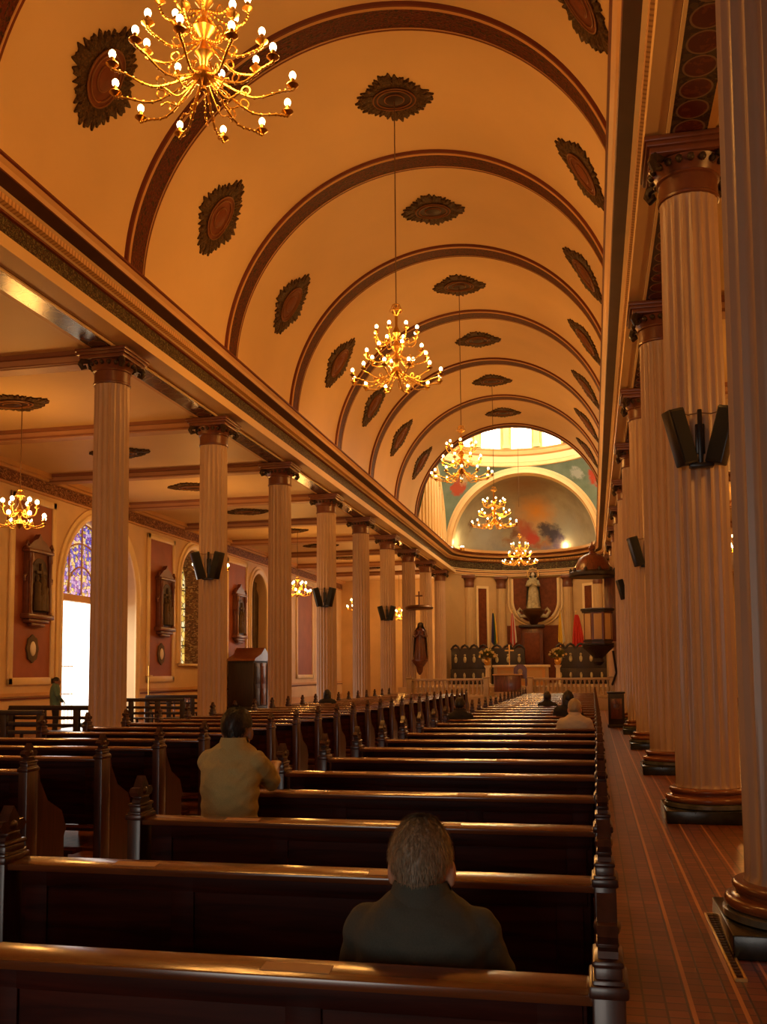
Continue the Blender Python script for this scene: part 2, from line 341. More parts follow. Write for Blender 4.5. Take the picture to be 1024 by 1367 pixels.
def sweep(path, nm):
    """path: list of (x, y, nx, ny): n = direction towards the nave"""
    b = MB()
    for p, q in zip(PROF, PROF[1:]):
        b.rings([[(x+nx*pp[0], y+ny*pp[0], pp[1]) for (x, y, nx, ny) in path] for pp in (p, q)], p[2], False, False)
    return trim(b.build(nm, EM, angle=25))
sweep([(XL, y, 1, 0) for y in (YB, 10, 25, 40, AY)], 'entablature')
sweep([(XR, y, -1, 0) for y in (YB, 10, 25, 40, AY)], 'entablature')
sweep([(XN+(XR-XN)*cos(t)*1.0, AY+AR*sin(t), -cos(t), -sin(t)) for t in [pi*i/40 for i in range(41)]], 'entablature')
# clerestory closing pieces above the aisle ceilings
for x, s in ((XL, -1), (XR, 1)):
    struct(MB().box((x+s*.30, (YB+57)/2, 8.55), (.1, 57-YB, 1.4)).build('wall_clerestory_left' if s < 0 else 'wall_clerestory_right', 'wall'))
# dado and frieze on the left wall
for y0_, y1_ in ((YB, 27.45), (32.75, 62.5)):
    b = MB(); b.box((XWL+.03, (y0_+y1_)/2, 1.1), (.06, y1_-y0_, .10)); b.box((XWL+.02, (y0_+y1_)/2, .98), (.04, y1_-y0_, .05), 1); b.box((XWL+.03, (y0_+y1_)/2, .16), (.06, y1_-y0_, .32))
    b.box((XWL+.015, (y0_+y1_)/2, .62), (.03, y1_-y0_, .5), 2)
    trim(b.build('dado', ['ochre', 'line_red', 'wall']))
for X, s in ((XWL, 1), (XWR, -1)):
    b = MB(); L = 62.5-YB; yc = (YB+62.5)/2
    b.box((X+s*.03, yc, 7.40), (.06, L, .36), 1); b.box((X+s*.05, yc, 7.19), (.10, L, .06)); b.box((X+s*.08, yc, 7.62), (.16, L, .08)); b.box((X+s*.14, yc, 7.73), (.28, L, .14)); b.box((X+s*.05, yc, 7.68), (.1, L, .1), 2)
    trim(b.build('aisle_frieze', ['ochre', 'wallfrieze', 'cream']))

def arch_band(b, x, yc, hw, zb, zs, w, d, mi=0, seg=28):
    """moulding round an arched opening on a wall x=const, projecting d towards +x"""
    def path(h): return [(yc-h, zb)]+[(yc-h*cos(pi*i/seg), zs+h*sin(pi*i/seg)) for i in range(seg+1)]+[(yc+h, zb)]
    prof = [(0, 0), (0, d*.5), (w*.3, d), (w*.55, d), (w*.65, d*.5), (w, d*.5), (w, 0)]
    b.rings([[(x+dd, *p) for p in path(hw+ww)] for ww, dd in prof], mi, False, False)
for op in (DOOR, WIN, NICHE):
    b = MB(); arch_band(b, XWL, op[0], op[1], op[2], op[3], .36, .12); trim(b.build('arch_moulding', 'line_light'))
# panels on the left wall: terracotta field in a cream moulding
PANELS = [(25.92, .98), (34.73, 1.0), (42.95, 1.15), (53.95, 1.45)]
PANELS_ALL = [(12.0, .98), (20.3, .98)]+PANELS
for i, (yc, hw) in enumerate(PANELS_ALL):
    b = MB(); b.box((XWL+.015, yc, 4.2), (.03, 2*hw, 5.2), 1)
    for s in (-1, 1): b.box((XWL+.04, yc+s*(hw+.11), 4.2), (.08, .22, 5.64), 0, bev=.03)
    for z in (1.49, 6.91): b.box((XWL+.04, yc, z), (.08, 2*hw+.44, .22), 0, bev=.03)
    trim(b.build('wall_panel', ['line_light', 'panel']))

# door 1: daylight doorway with a leaded tympanum
d = struct(MB().box((XWL-.78, DOOR[0], 4.25), (.25, 5.0, .22)).build('door_1', 'ochre'))
b = MB()
for s in (-1, 1): b.box((XWL-.78, DOOR[0]+s*2.42, 2.1), (.2, .16, 4.2))
b.build('door_frame', 'ochre', d)
b = MB(); b.prism([(DOOR[0]-2.45, 4.36), (DOOR[0]+2.45, 4.36)]+[(DOOR[0]+2.45*cos(pi*i/24), 4.45+2.45*sin(pi*i/24)) for i in range(25)], 'x', XWL-.80, XWL-.77)
w1 = struct(b.build('window_1', 'glass_purple'))
b = MB()
for i in range(1, 6): 
    yy = DOOR[0]-2.45+i*4.9/6; h = sqrt(2.45**2-(yy-DOOR[0])**2); b.box((XWL-.75, yy, 4.4+h/2), (.05, .05, h))
for r in (.9, 1.7, 2.4): b.tube([(XWL-.75, DOOR[0]+r*cos(pi*i/24), 4.45+r*sin(pi*i/24)) for i in range(25)], .03, 6)
b.build('window_frame', 'ochre', w1)
w2 = struct(MB().prism([(WIN[0]-1.45, 2.1), (WIN[0]+1.45, 2.1)]+[(WIN[0]+1.45*cos(pi*i/24), 5.45+1.45*sin(pi*i/24)) for i in range(25)], 'x', XWL-1.10, XWL-1.07).build('window_2', 'glass_amber'))
b = MB()
for i in range(1, 4): b.box((XWL-1.05, WIN[0]-1.45+i*2.9/4, 4.4), (.05, .05, 4.6))
for z in (2.9, 3.7, 4.5, 5.3): b.box((XWL-1.05, WIN[0], z), (.05, 2.9, .05))
b.build('window_frame', 'darkwood', w2)
b = MB(); b.box((XWL-.45, WIN[0], 2.05), (1.3, 3.2, .10), bev=.02); b.build('window_sill', 'line_light', w2)
b = MB(); b.rings([[(X, WIN[0]-1.44*cos(pi*(i-1)/24) if 0 < i < 26 else WIN[0]+(-1.44 if i == 0 else 1.44), 5.45+1.44*sin(pi*(i-1)/24) if 0 < i < 26 else 2.11) for i in range(27)] for X in (XWL-.12, XWL-1.04)], 0, False, False)
trim(b.build('window_lining', 'wallfrieze'))
b = MB(); ys = [NICHE[0]-1.12+2.24*i/40 for i in range(41)]
b.rings([[(XWL-.45+.05*sin(i*1.3)+.02*sin(i*2.9+z), y, z) for i, y in enumerate(ys)] for z in (.9, 2.5, 4, 5.5, 6.7)], 0, False, False)
tag(b.build('curtain', 'panel_dk'), 'dark olive curtain filling the arched niche of the left wall', 'curtain')
struct(MB().box((XWL-1.22, NICHE[0], 4), (.1, 3, 8)).build('wall_niche_back', 'panel_dk'))
# ground outside the door
struct(MB().box((XWL-8.8, 30, -.1), (16, 40, .2)).build('ground_outside', 'marble'))
g = thing('gate', 'pale metal gate standing in the daylight outside the left doorway', 'gate', (XWL-1.9, 30.6, 0))
b = MB()
for i in range(9): b.box((0, -1+i*.25, 1.0), (.02, .02, 2.0))
b.build('bars', 'ivory', g); b = MB()
for z in (.12, 1.0, 1.98): b.box((0, 0, z), (.03, 2.1, .04))
b.build('frame', 'ivory', g)

# ------------------------------------------------------------------ crossing: pendentives, drum, dome
sy = HC/RV
b = MB(); n = 24
for cx_, cy_ in ((1, 1), (-1, 1), (1, -1), (-1, -1)):
    rows = []
    for i in range(n+1):
        t = i/n*pi/2; c_, s_ = cos(t), sin(t); rmax = RV/max(c_, s_); row = []
        for j in range(n+1):
            r = RV+(rmax-RV)*j/n; z = ZS+sqrt(max(0, 2*RV*RV-r*r)); row.append((XN+cx_*r*c_, YC+cy_*r*s_*sy, z))
        rows.append(row)
    b.rings(rows, 0, False, False)
struct(b.build('ceiling_pendentives', 'pendentive', weld=True))
DZ = ZS+RV
b = MB(); RD = RV
prof = [(RD+.05, DZ-.02, 0), (RD-.10, DZ+.02, 0), (RD-.12, DZ+.22, 1), (RD-.05, DZ+.26, 0), (RD-.05, DZ+.62, 1), (RD-.16, DZ+.70, 0), (RD-.30, DZ+.88, 1), (RD-.34, DZ+.98, 0), (RD, DZ+1.04, 0)]
for p, q in zip(prof, prof[1:]):
    b.rings([[(XN+pp[0]*cos(2*pi*i/96), YC+pp[0]*sy*sin(2*pi*i/96), pp[1]) for i in range(97)] for pp in (p, q)], p[2], False, False)
trim(b.build('drum_cornice', ['line_light', 'ochre']))
# drum wall with sixteen window openings
b = MB(); ZW0, ZW1, ZD = DZ+1.10, DZ+3.7, DZ+5.0; WH = radians(7.2)
def dp(a, z, off=0.0): return (XN+(RD+off)*cos(a), YC+(RD+off)*sy*sin(a), z)
for i in range(16):
    ac = pi/2+2*pi*i/16; a0, a1, a2, a3 = ac-pi/16, ac-WH, ac+WH, ac+pi/16
    for p, q, z0, z1 in ((a0, a1, DZ+1, ZD), (a2, a3, DZ+1, ZD), (a1, a2, DZ+1, ZW0), (a1, a2, ZW1, ZD)):
        b.add([dp(p, z0), dp(q, z0), dp(q, z1), dp(p, z1)], [(0, 1, 2, 3)], 0, False)
    for a in (a1, a2): b.add([dp(a, ZW0), dp(a, ZW1), dp(a, ZW1, .3), dp(a, ZW0, .3)], [(0, 1, 2, 3)], 0, False)
    for z in (ZW0, ZW1): b.add([dp(a1, z), dp(a2, z), dp(a2, z, .3), dp(a1, z, .3)], [(0, 1, 2, 3)], 0, False)
    for s in (a0+.01, a3-.01): pass
b.rings([[(XN+RD*cos(t)*cos(2*pi*i/64), YC+RD*sy*cos(t)*sin(2*pi*i/64), ZD+RD*.9*sin(t)) for i in range(65)] for t in [pi/2*j/12 for j in range(13)]], 0, False, False)
struct(b.build('wall_drum', 'cream', weld=True))
for i in range(16):
    ac = pi/2+2*pi*i/16
    b = MB(); b.add([dp(ac-WH, ZW0, .27), dp(ac+WH, ZW0, .27), dp(ac+WH, ZW1, .27), dp(ac-WH, ZW1, .27)], [(0, 1, 2, 3)], 0, False)
    w = struct(b.build('window_%d' % (3+i), 'pane'))
    b = MB(); b.tube([dp(ac, ZW0, .24), dp(ac, ZW1, .24)], .02, 6); b.tube([dp(ac-WH, ZW0+1.3, .24), dp(ac+WH, ZW0+1.3, .24)], .02, 6); b.build('window_frame', 'ivory', w)
    b = MB(); a = ac+pi/16
    b.box((0, 0, 0), (.30, .2, ZD-DZ-1.1), 0, bev=.03); b.box((0, 0, (ZD-DZ-1.1)/2-.1), (.42, .3, .2), 0); b.box((0, 0, -(ZD-DZ-1.1)/2+.1), (.42, .3, .2), 0)
    T = Matrix.Translation(dp(a, (ZD+DZ+1.1)/2, -.05)) @ Matrix.Rotation(a+pi/2, 4, 'Z')
    b2 = MB(); b2.v = [tuple(T @ Vector(p)) for p in b.v]; b2.f = b.f; b2.mi = b.mi; b2.sm = b.sm
    trim(b2.build('drum_pilaster', 'line_light'))
# far arch of the crossing: moulded archivolt, then the apse semidome
b = MB()
prof = [(RV, 56.78, 0), (RV-.02, 56.74, 0), (RV-.14, 56.74, 1), (RV-.16, 56.70, 0), (RV-.38, 56.70, 1), (RV-.42, 56.76, 0), (RV-.44, 57.3, 0), (RV-.44, 57.35, 0)]
for p, q in zip(prof, prof[1:]):
    b.rings([[(XN-pp[0]*cos(a), pp[1], ZS+pp[0]*sin(a)) for a in ang] for pp in (p, q)], p[2], False, False)
trim(b.build('chancel_arch', ['line_light', 'ochre'], angle=25))
RA = RV-.40
b = MB()
b.rings([[(XN-RA*cos(a)*1.0, 57.3+RA*1.03*sin(a)*sin(t), ZS+RA*sin(a)*cos(t)) for a in ang] for t in [pi/2*j/30 for j in range(31)]], 0, False, False)
struct(b.build('ceiling_apse', 'mural', weld=True))
b = MB(); b.rings([[(XN-r*cos(a), 57.2+r*sin(a), z) for a in ang] for r, z in ((4.75, 9.10), (4.10, 9.14), (4.10, 9.3))], 0, False, False)
trim(b.build('apse_ledge', 'ochre'))
# side lunettes of the crossing with slender pilasters and pale panels between
for X, s, nm in ((XN-RV-.02, 1, 'wall_transept_left'), (XN+RV+.02, -1, 'wall_transept_right')):
    b = MB(); b.prism([(YC-HC*cos(pi*i/40), ZS+RV*sin(pi*i/40)) for i in range(41)], 'x', X-s*.25, X-s*.05)
    struct(b.build(nm, 'cream'))
    b = MB()
    for i in range(-4, 5):
        yy = YC+i*1.0; h = RV*sqrt(1-(i*1.0/HC)**2)-.35; b.box((X+s*.02, yy, ZS+h/2), (.14, .28, h), 0, bev=.02)
        b.box((X+s*.03, yy, ZS+h-.05), (.2, .4, .12), 0)
    b.tube([(X+s*.03, YC-(HC-.2)*cos(pi*i/40), ZS+(RV-.2)*sin(pi*i/40)) for i in range(41)], .12, 8)
    trim(b.build('transept_pilasters', 'line_light'))
# apse wall (half cylinder)
def ap(s, z, off=0.0):
    """point on the apse wall: s = arc length right of its centre line, off = towards the nave"""
    t = s/AR; r = AR-off; return (XN+.2+r*sin(t), AY+r*cos(t), z)
b = MB(); SS = [-pi/2*AR+pi*AR*i/48 for i in range(49)]
b.rings([[ap(s, z) for s in SS] for z in (0, 2, 4, 6, 8)], 0, False, False)
struct(b.build('wall_apse', 'apsewall'))
def apse_patch(b, s0, s1, z0, z1, off, mi=0, n=10, th=.04):
    ss = [s0+(s1-s0)*i/n for i in range(n+1)]
    b.rings([[ap(s, z0, off) for s in ss], [ap(s, z0, off+th) for s in ss], [ap(s, z1, off+th) for s in ss], [ap(s, z1, off) for s in ss]], mi, False, False)
    for s in (s0, s1): b.add([ap(s, z0, off), ap(s, z1, off), ap(s, z1, off+th), ap(s, z0, off+th)], [(0, 1, 2, 3)], mi, False)
def sx(x): return AR*math.asin(max(-1, min(1, (x-XN-.2)/AR)))
for xc, side in ((-6.77, 'left'), (-.10, 'right')):
    b = MB(); sc = sx(xc); apse_patch(b, sc-.32, sc+.32, 2.4, 6.95, .01, 1)
    for q in (-.40, .40): apse_patch(b, sc+q-.08, sc+q+.08, 2.3, 7.1, .01, 0, 3, .08)
    for z in (2.3, 7.03): apse_patch(b, sc-.48, sc+.48, z-.08, z+.08, .01, 0, 6, .08)
    trim(b.build('apse_panel', ['line_light', 'med_field']))
# niche behind the statue: U-shaped red field with a gilt border
sc = sx(-3.45); b = MB(); hw = 1.5
outline = [(-hw, 7.6)]+[(-hw*cos(pi*i/28), 6.2-hw*sin(pi*i/28)) for i in range(29)]+[(hw, 7.6)]
rows = []
for (u, z) in outline: rows.append((u, z))
for i in range(0, 28):
    (u0, z0), (u1, z1) = outline[1+i], outline[2+i]
    b.add([ap(sc+u0, z0, .03), ap(sc+u1, z1, .03), ap(sc+u1, 7.65, .03), ap(sc+u0, 7.65, .03)], [(0, 1, 2, 3)], 1, True)
b.tube([ap(sc+u, z, .06) for u, z in outline], .09, 8)
b.tube([ap(sc+u*1.16, z-.14 if z < 7 else z, .05) for u, z in outline], .05, 8)
trim(b.build('apse_niche', ['line_light', 'med_field']))
b = MB(); apse_patch(b, sc-2.0, sc+2.0, 1, 4.6, .01, 0); trim(b.build('apse_lower_panel', 'med_field'))

# ------------------------------------------------------------------ columns
def flute_ring(r, z, seg=160, nf=20, depth=.02):
    out = []
    for j in range(seg):
        a = 2*pi*j/seg; t = (a*nf/(2*pi)) % 1.0; fl = max(0.0, 1-((t-.5)/.40)**2); out.append(((r-depth*sqrt(fl))*cos(a), (r-depth*sqrt(fl))*sin(a), z))
    return out
def make_column(label):
    t = thing('column', label, 'column', (0, 0, 0))
    b = MB(); H = [(.352, .36), (.346, .40), (.345, 1.5), (.342, 3), (.335, 5), (.328, 6.5), (.326, 7.05), (.33, 7.13)]
    b.rings([flute_ring(r, z, depth=0.002 if i in (0, len(H)-1) else .032) for i, (r, z) in enumerate(H)])
    b.build('shaft', 'column', t, angle=60)
    b = MB(); b.box((0, 0, .07), (.98, .98, .14), 0, bev=.012)
    pl = b.build('plinth', 'plinth', t)
    b = MB(); b.lathe([(.45, .14), (.478, .15), (.478, .19), (.45, .2)], 40); b.build('plinth_band', 'plinth_band', pl)
    def tor(R, r, zc): return [(R+r*cos(a), zc+r*sin(a)) for a in [-pi/2+pi*i/8 for i in range(9)]]
    b = MB(); b.lathe([(.40, .20)]+tor(.435, .035, .235)+[(.415, .272), (.40, .285), (.40, .30)]+tor(.395, .027, .327)+[(.385, .356), (.352, .362)], 48)
    b.build('base', 'base_brown', t)
    b = MB(); b.lathe([(.33, 7.12), (.348, 7.13), (.352, 7.155), (.335, 7.17), (.335, 7.36), (.36, 7.375), (.36, 7.395), (.345, 7.40), (.375, 7.45), (.43, 7.52), (.445, 7.545), (.40, 7.56)], 48)
    cp = b.build('capital', 'capital', t)
    b = MB(); b.box((0, 0, 7.60), (.90, .90, .08), 0, bev=.012); b.box((0, 0, 7.66), (.98, .98, .06), 0, bev=.012); b.box((0, 0, 7.715), (1.03, 1.03, .065), 0, bev=.015)
    b.build('abacus', 'capital', t)
    b = MB()
    for i in range(20):
        a = 2*pi*i/20; b.sphere((.415*cos(a), .415*sin(a), 7.50), .045, 8, 6, 0, (1, 1, 1.1))
    b.build('egg_moulding', 'capital_dark', cp)
    for sx_ in (-1, 1):
        for sy_ in (-1, 1):
            b = MB(); q = .37
            b.tube([(sx_*q*.86, sy_*q*.86, 7.56), (sx_*q*1.1, sy_*q*1.1, 7.54), (sx_*q*1.16, sy_*q*1.16, 7.47), (sx_*q*1.08, sy_*q*1.08, 7.40), (sx_*q*.98, sy_*q*.98, 7.42), (sx_*q*1.0, sy_*q*1.0, 7.47)], [.05, .06, .055, .045, .04, .02], 8)
            b.build('corner_scroll', 'capital_dark', cp)
    return t
col0 = None
for side, X, ks in (('left', XL, range(1, 10)), ('right', XR, range(-1, 10))):
    for n_, k in enumerate(ks):
        lab = 'fluted cream column with brown capital, %s from the camera in the %s row' % (ORD[n_], side)
        if col0 is None: col0 = make_column(lab); col0.location = (X, yk(k), 0)
        else: dup(col0, (X, yk(k), 0), 0, lab)

# ------------------------------------------------------------------ vault medallions
def vault_pt(phi, y, off): return Vector((XN-(RV-off)*cos(phi), y, ZS+(RV-off)*sin(phi)))
def medallion_mesh(phi0, hs, hy, flat=False, lobes=30):
    """outline: lozenge with leafy scallops; hs = half size along the arch, hy = half size along the nave"""
    def P(s, t, off): 
        if flat: return Vector((s, t, -off))
        return vault_pt(phi0+s/RV, t, off)
    def ring(scale, off, leafy):
        out = []
        for j in range(240):
            a = 2*pi*j/240; c, s = cos(a), sin(a)
            r = (abs(c)**1.62+abs(s)**1.62)**(-1/1.62)*.90
            if leafy: r *= 1+.16*(abs(sin(a*lobes/2+.35*sin(5*a)))-.6)+.05*sin(a*lobes*1.5+1)+.03*sin(a*7+2)+.12*(abs(c)**14+abs(s)**14)
            else: r = .92
            out.append(P(hs*scale*r*c, hy*scale*r*s*(1 if leafy else .84), off))
        return out
    leaf = MB(); leaf.rings([ring(1, -.03, True), ring(.99, .035, True), ring(.86, .06, True), ring(.66, .03, True), ring(.40, .03, False)], 0, True, False)
    field = MB(); field.rings([ring(.62, .0, False), ring(.62, .05, False), ring(.45, .045, False), ring(.02, .045, False)], 0, True, False)
    rg = MB()
    for sc_ in (.62, .50, .28): rg.tube([tuple(p) for p in ring(sc_, .055, False)]+[tuple(ring(sc_, .055, False)[0])], .016, 6, caps=False)
    boss = MB(); boss.rings([ring(.30, .04, False), ring(.26, .075, False), ring(.12, .09, False), ring(.01, .095, False)], 0, True, False)
    return leaf, field, rg, boss
def place_med(name, kind, lab, grp, y, meshes):
    t = thing(name, lab, 'ceiling medallion', (0, y, 0) if kind != 'flat' else y, 0, grp)
    for nm, me, mats in meshes:
        o = bpy.data.objects.new(nm, me); C.objects.link(o); o.parent = t
    return t
def med_set(phi0, hs, hy, dark, flat=False):
    out = []
    for mb, nm, mt in zip(medallion_mesh(phi0, hs, hy, flat), ('leaf_border', 'oval_field', 'ring_moulding', 'centre_boss'), ('med_leaf', 'med_dark' if dark else 'med_field', 'med_ring', 'med_dark' if dark else 'med_field')):
        o = mb.build(nm, mt); out.append((nm, o.data, mt)); bpy.data.objects.remove(o)
    return out
crown = med_set(pi/2, .80, .80, True); leftm = med_set(radians(32), .86, .82, False); rightm = med_set(pi-radians(33), .86, .82, False)
for k in range(-1, 7):
    y = yk(k+.5)
    if k >= 1: place_med('ceiling_medallion', 'vault', 'dark leafy rosette on the crown of the vault, %s from the camera' % ORD[k-1], 'rosettes along the vault crown', y, crown)
    if k >= 0:
        place_med('ceiling_medallion', 'vault', 'lozenge oval medallion on the left flank of the vault, %s from the camera' % ORD[k], 'medallions on the left flank of the vault', y, leftm)
        place_med('ceiling_medallion', 'vault', 'lozenge oval medallion on the right flank of the vault, %s from the camera' % ORD[k], 'medallions on the right flank of the vault', y, rightm)
aislem = med_set(0, .85, .62, True, True)
XA = (XWL+XL)/2-.05
for n_, k in enumerate(range(1, 9)):
    place_med('ceiling_medallion', 'flat', 'dark leafy rosette on the left aisle ceiling, %s bay from the camera' % ORD[n_], 'rosettes on the left aisle ceiling', (XA, yk(k+.5), ZA-.005), aislem)

# ------------------------------------------------------------------ chandeliers
def arm_pts(z, r0, r1, drop, rise, a, n=12):
    P = [(r0, z), (r0+(r1-r0)*.25, z-drop*.55), (r0+(r1-r0)*.55, z-drop), (r0+(r1-r0)*.85, z-drop*.8), (r1, z-drop+rise*.6), (r1, z-drop+rise)]
    out = []
    for i in range(len(P)-1):
        p0, p1, p2, p3 = P[max(i-1, 0)], P[i], P[i+1], P[min(i+2, len(P)-1)]
        for j in range(3):
            t = j/3; f = lambda c: .5*((2*p1[c])+(-p0[c]+p2[c])*t+(2*p0[c]-5*p1[c]+4*p2[c]-p3[c])*t*t+(-p0[c]+3*p1[c]-3*p2[c]+p3[c])*t**3)
            out.append((f(0), f(1)))
    out.append(P[-1]); return [(r*cos(a), r*sin(a), z_) for r, z_ in out]
def mesh_of(mb, mats, name):
    o = mb.build(name, mats); me = o.data; bpy.data.objects.remove(o); return me
def inst(name, me, parent, rz=0.0, loc=(0, 0, 0)):
    o = bpy.data.objects.new(name, me); C.objects.link(o); o.parent = parent; o.rotation_euler = (0, 0, rz); o.location = loc; return o
def make_chandelier(label, tiers, stem, ztop, bulb_r, group, crown_r):
    t = thing('chandelier', label, 'chandelier', (0, 0, 0), 0, group)
    b = MB(); b.lathe(stem, 20); b.build('stem', 'brass', t)
    b = MB(); b.tube([(0, 0, stem[-1][1]-.02), (0, 0, ztop)], .012, 6); b.build('hanging_cable', 'cable', t)
    b = MB(); zc = stem[-1][1]
    b.torus((0, 0, zc-.10), crown_r, .016, 20, 6); b.torus((0, 0, zc+.02), crown_r*.6, .012, 16, 6)
    for i in range(6): a = pi*i/3; b.tube([(.02*cos(a), .02*sin(a), zc-.2), (crown_r*cos(a), crown_r*sin(a), zc-.10), (crown_r*.6*cos(a), crown_r*.6*sin(a), zc+.02)], .008, 5)
    b.build('crown', 'brass', t)
    for (n_, z, r1, drop, rise, off, sc, lamp) in tiers:
        b = MB(); pts = arm_pts(z, .05, r1, drop, rise, 0); b.tube(pts, .013*sc, 6)
        for f in range(1, len(pts)-1): b.sphere(pts[f], .019*sc, 6, 5)
        e = pts[5]; b.torus((e[0], e[1], e[2]+.055*sc), .045*sc, .009*sc, 12, 5, axis='y')
        am = mesh_of(b, 'brass', 'arm'); zt = pts[-1][2]
        if lamp:
            b = MB(); b.lathe([(.01, zt-.04), (.03*sc, zt-.03), (.065*sc, zt), (.06*sc, zt+.012), (.024*sc, zt+.012), (.022*sc, zt+.07), (.01, zt+.07)], 14, (r1, 0, 0)); cm = mesh_of(b, 'brass', 'candle_cup')
            b = MB(); b.lathe([(.012, zt+.065), (bulb_r*.8, zt+.065+bulb_r*.4), (bulb_r, zt+.065+bulb_r*1.1), (bulb_r*.8, zt+.065+bulb_r*1.8), (.4*bulb_r, zt+.065+bulb_r*2.2), (.004, zt+.065+bulb_r*2.35)], 12, (r1, 0, 0)); bm_ = mesh_of(b, 'bulb', 'bulb')
        for i in range(n_):
            oa = inst('arm' if lamp else 'scroll_arm', am, t, 2*pi*(i+off)/n_)
            if lamp: inst('candle_cup', cm, oa); inst('bulb', bm_, oa)
    return t
def ringlamp(loc, energy, r=.75):
    for i in range(4): lamp('chandelier_light', (loc[0]+r*cos(pi/2*i+.4), loc[1]+r*sin(pi/2*i+.4), loc[2]), energy/4, WARM, .2)
def lamp(name, loc, energy, col, size):
    L = bpy.data.lights.new(name, 'POINT'); L.energy = energy; L.color = col; L.shadow_soft_size = size
    o = bpy.data.objects.new(name, L); C.objects.link(o); o.location = loc; return o
WARM = (1, .43, .085)
STEM = [(.01, -.34), (.03, -.33), (.02, -.29), (.09, -.24), (.13, -.19), (.10, -.13), (.04, -.08), (.05, .0), (.10, .06), (.06, .12), (.03, .2), (.07, .26), (.12, .33), (.08, .40), (.03, .46), (.045, .55), (.095, .62), (.06, .70), (.025, .78), (.03, .95), (.012, 1.1), (.01, 1.2)]
CH_Z = 8.02
chl = ['large brass chandelier in the upper left corner, nearest to the camera', 'large brass chandelier hanging before the middle of the vault, second from the camera', 'brass chandelier hanging before the lit drum windows, third from the camera',
       'brass chandelier hanging before the left half of the apse mural', 'brass chandelier under the drum, lowest and just above the apse cornice']
E_NAVE = 420
big = make_chandelier(chl[0], [(12, -.16, .93, .28, .12, .3, 1, True), (8, .20, .62, .20, .14, .1, 1, True), (8, .52, .45, .12, .20, .45, .9, True), (10, -.2, .46, .26, .04, .0, .6, False)], STEM, 5.68, .037, 'brass chandeliers along the nave', .13)
big.location = (XN, yk(-.5), CH_Z); ringlamp((XN, yk(-.5), CH_Z+.1), E_NAVE)
for i, k in enumerate((1.5, 3.5, 5.5)):
    dup(big, (XN, yk(k), CH_Z), .2*i+.3, chl[i+1]); ringlamp((XN, yk(k), CH_Z+.1), E_NAVE)
d5 = dup(big, (XN+.1, YC+.3, CH_Z-.15), .5, chl[4]); ringlamp((XN+.1, YC+.3, CH_Z), E_NAVE)
for ch in d5.children:
    if ch.name.startswith('hanging_cable'): ch.scale = (1, 1, 2.3)
small = None
E_AISLE = 255
aisle = [(XA+.25, yk(1.5), 'small brass chandelier near the left edge, in front of the framed relief'), (XA+.62, yk(3.5), 'small brass chandelier of the left aisle hidden mostly behind the second column'),
         (XA+.4, yk(5.5), 'small brass chandelier between the third and fourth left columns'), (XA+.55, yk(7.5), 'small brass chandelier between the fourth and fifth left columns'),
         (XA+.9, yk(9.4), 'small brass chandelier between the sixth and seventh left columns'), (5.1, yk(4.5), 'small brass chandelier of the right aisle glimpsed beside the nearest right column')]
SST = [(.01, -.25), (.05, -.2), (.09, -.13), (.05, -.06), (.03, .02), (.06, .1), (.1, .17), (.05, .25), (.02, .35), (.03, .45), (.012, .6)]
for i, (x, y, lab) in enumerate(aisle):
    z = 5.15 if x < 0 else 5.85
    if small is None:
        small = make_chandelier(lab, [(8, -.06, .56, .14, .12, .2, .9, True), (6, .14, .36, .08, .20, .6, .9, True)], SST, ZA-z, .048, 'small aisle chandeliers', .10); small.location = (x, y, z)
    else:
        q = dup(small, (x, y, z), .4*i, lab)
    lamp('aisle_lamp_light', (x, y, z+.1), E_AISLE, WARM, .35)
for k in (-.5, 1.5, 7.5): lamp('aisle_lamp_light', (5.1, yk(k), 5.4), E_AISLE, WARM, .35)
lamp('aisle_lamp_light', (XA, yk(-.5), 5.2), E_AISLE, WARM, .35)

# ------------------------------------------------------------------ speakers on the columns
def make_speaker(label):
    t = thing('column_speaker', label, 'speaker', (0, 0, 0), 0, 'black loudspeaker pairs on the columns')
    b = MB(); b.box((0, -.40, 0), (.05, .05, .62), 0, bev=.01); b.box((0, -.365, -.02), (.10, .06, .34), 0, bev=.01); b.box((0, -.43, -.33), (.26, .12, .05), 0, bev=.01); b.build('bracket', 'black', t)
    b = MB(); b.tube([(-.30, -.44, .29), (-.12, -.42, .25), (0, -.41, .27), (.12, -.42, .25), (.30, -.44, .29)], .007, 6); b.build('cable', 'cable', t)
    for s in (-1, 1):
        T = Matrix.Translation((s*.225, -.49, -.02)) @ Matrix.Rotation(s*radians(17), 4, 'Y') @ Matrix.Rotation(s*radians(-28), 4, 'Z') @ Matrix.Rotation(radians(6), 4, 'X')
        b = MB(); b.box((0, 0, 0), (.20, .17, .64), 0, T, .018); cab = b.build('cabinet', 'black', t)
        b = MB(); b.box((0, -.088, 0), (.165, .012, .58), 0, T, .005); b.build('grille', 'grille', cab)
    return t
spk = make_speaker('pair of black loudspeakers angled outwards, on the large fluted column at the right'); spk.location = (XR, yk(0), 4.25)
for X, k, z, rz, lab in ((XL, 2, 4.22, .12, 'pair of black loudspeakers on the second fluted column of the left row'), (XL, 4, 4.24, .1, 'pair of black loudspeakers on the fourth fluted column of the left row'), (XL, 6, 4.3, .1, 'pair of black loudspeakers on the sixth fluted column of the left row'),
                         (XR, 2, 4.22, -.1, 'small black loudspeaker jutting left from a right column, higher of two near the pulpit'), (XR, 4, 4.25, -.1, 'tiny black loudspeaker edge on a far right column, lower of two near the pulpit')):
    dup(spk, (X, yk(k), z), rz, lab)

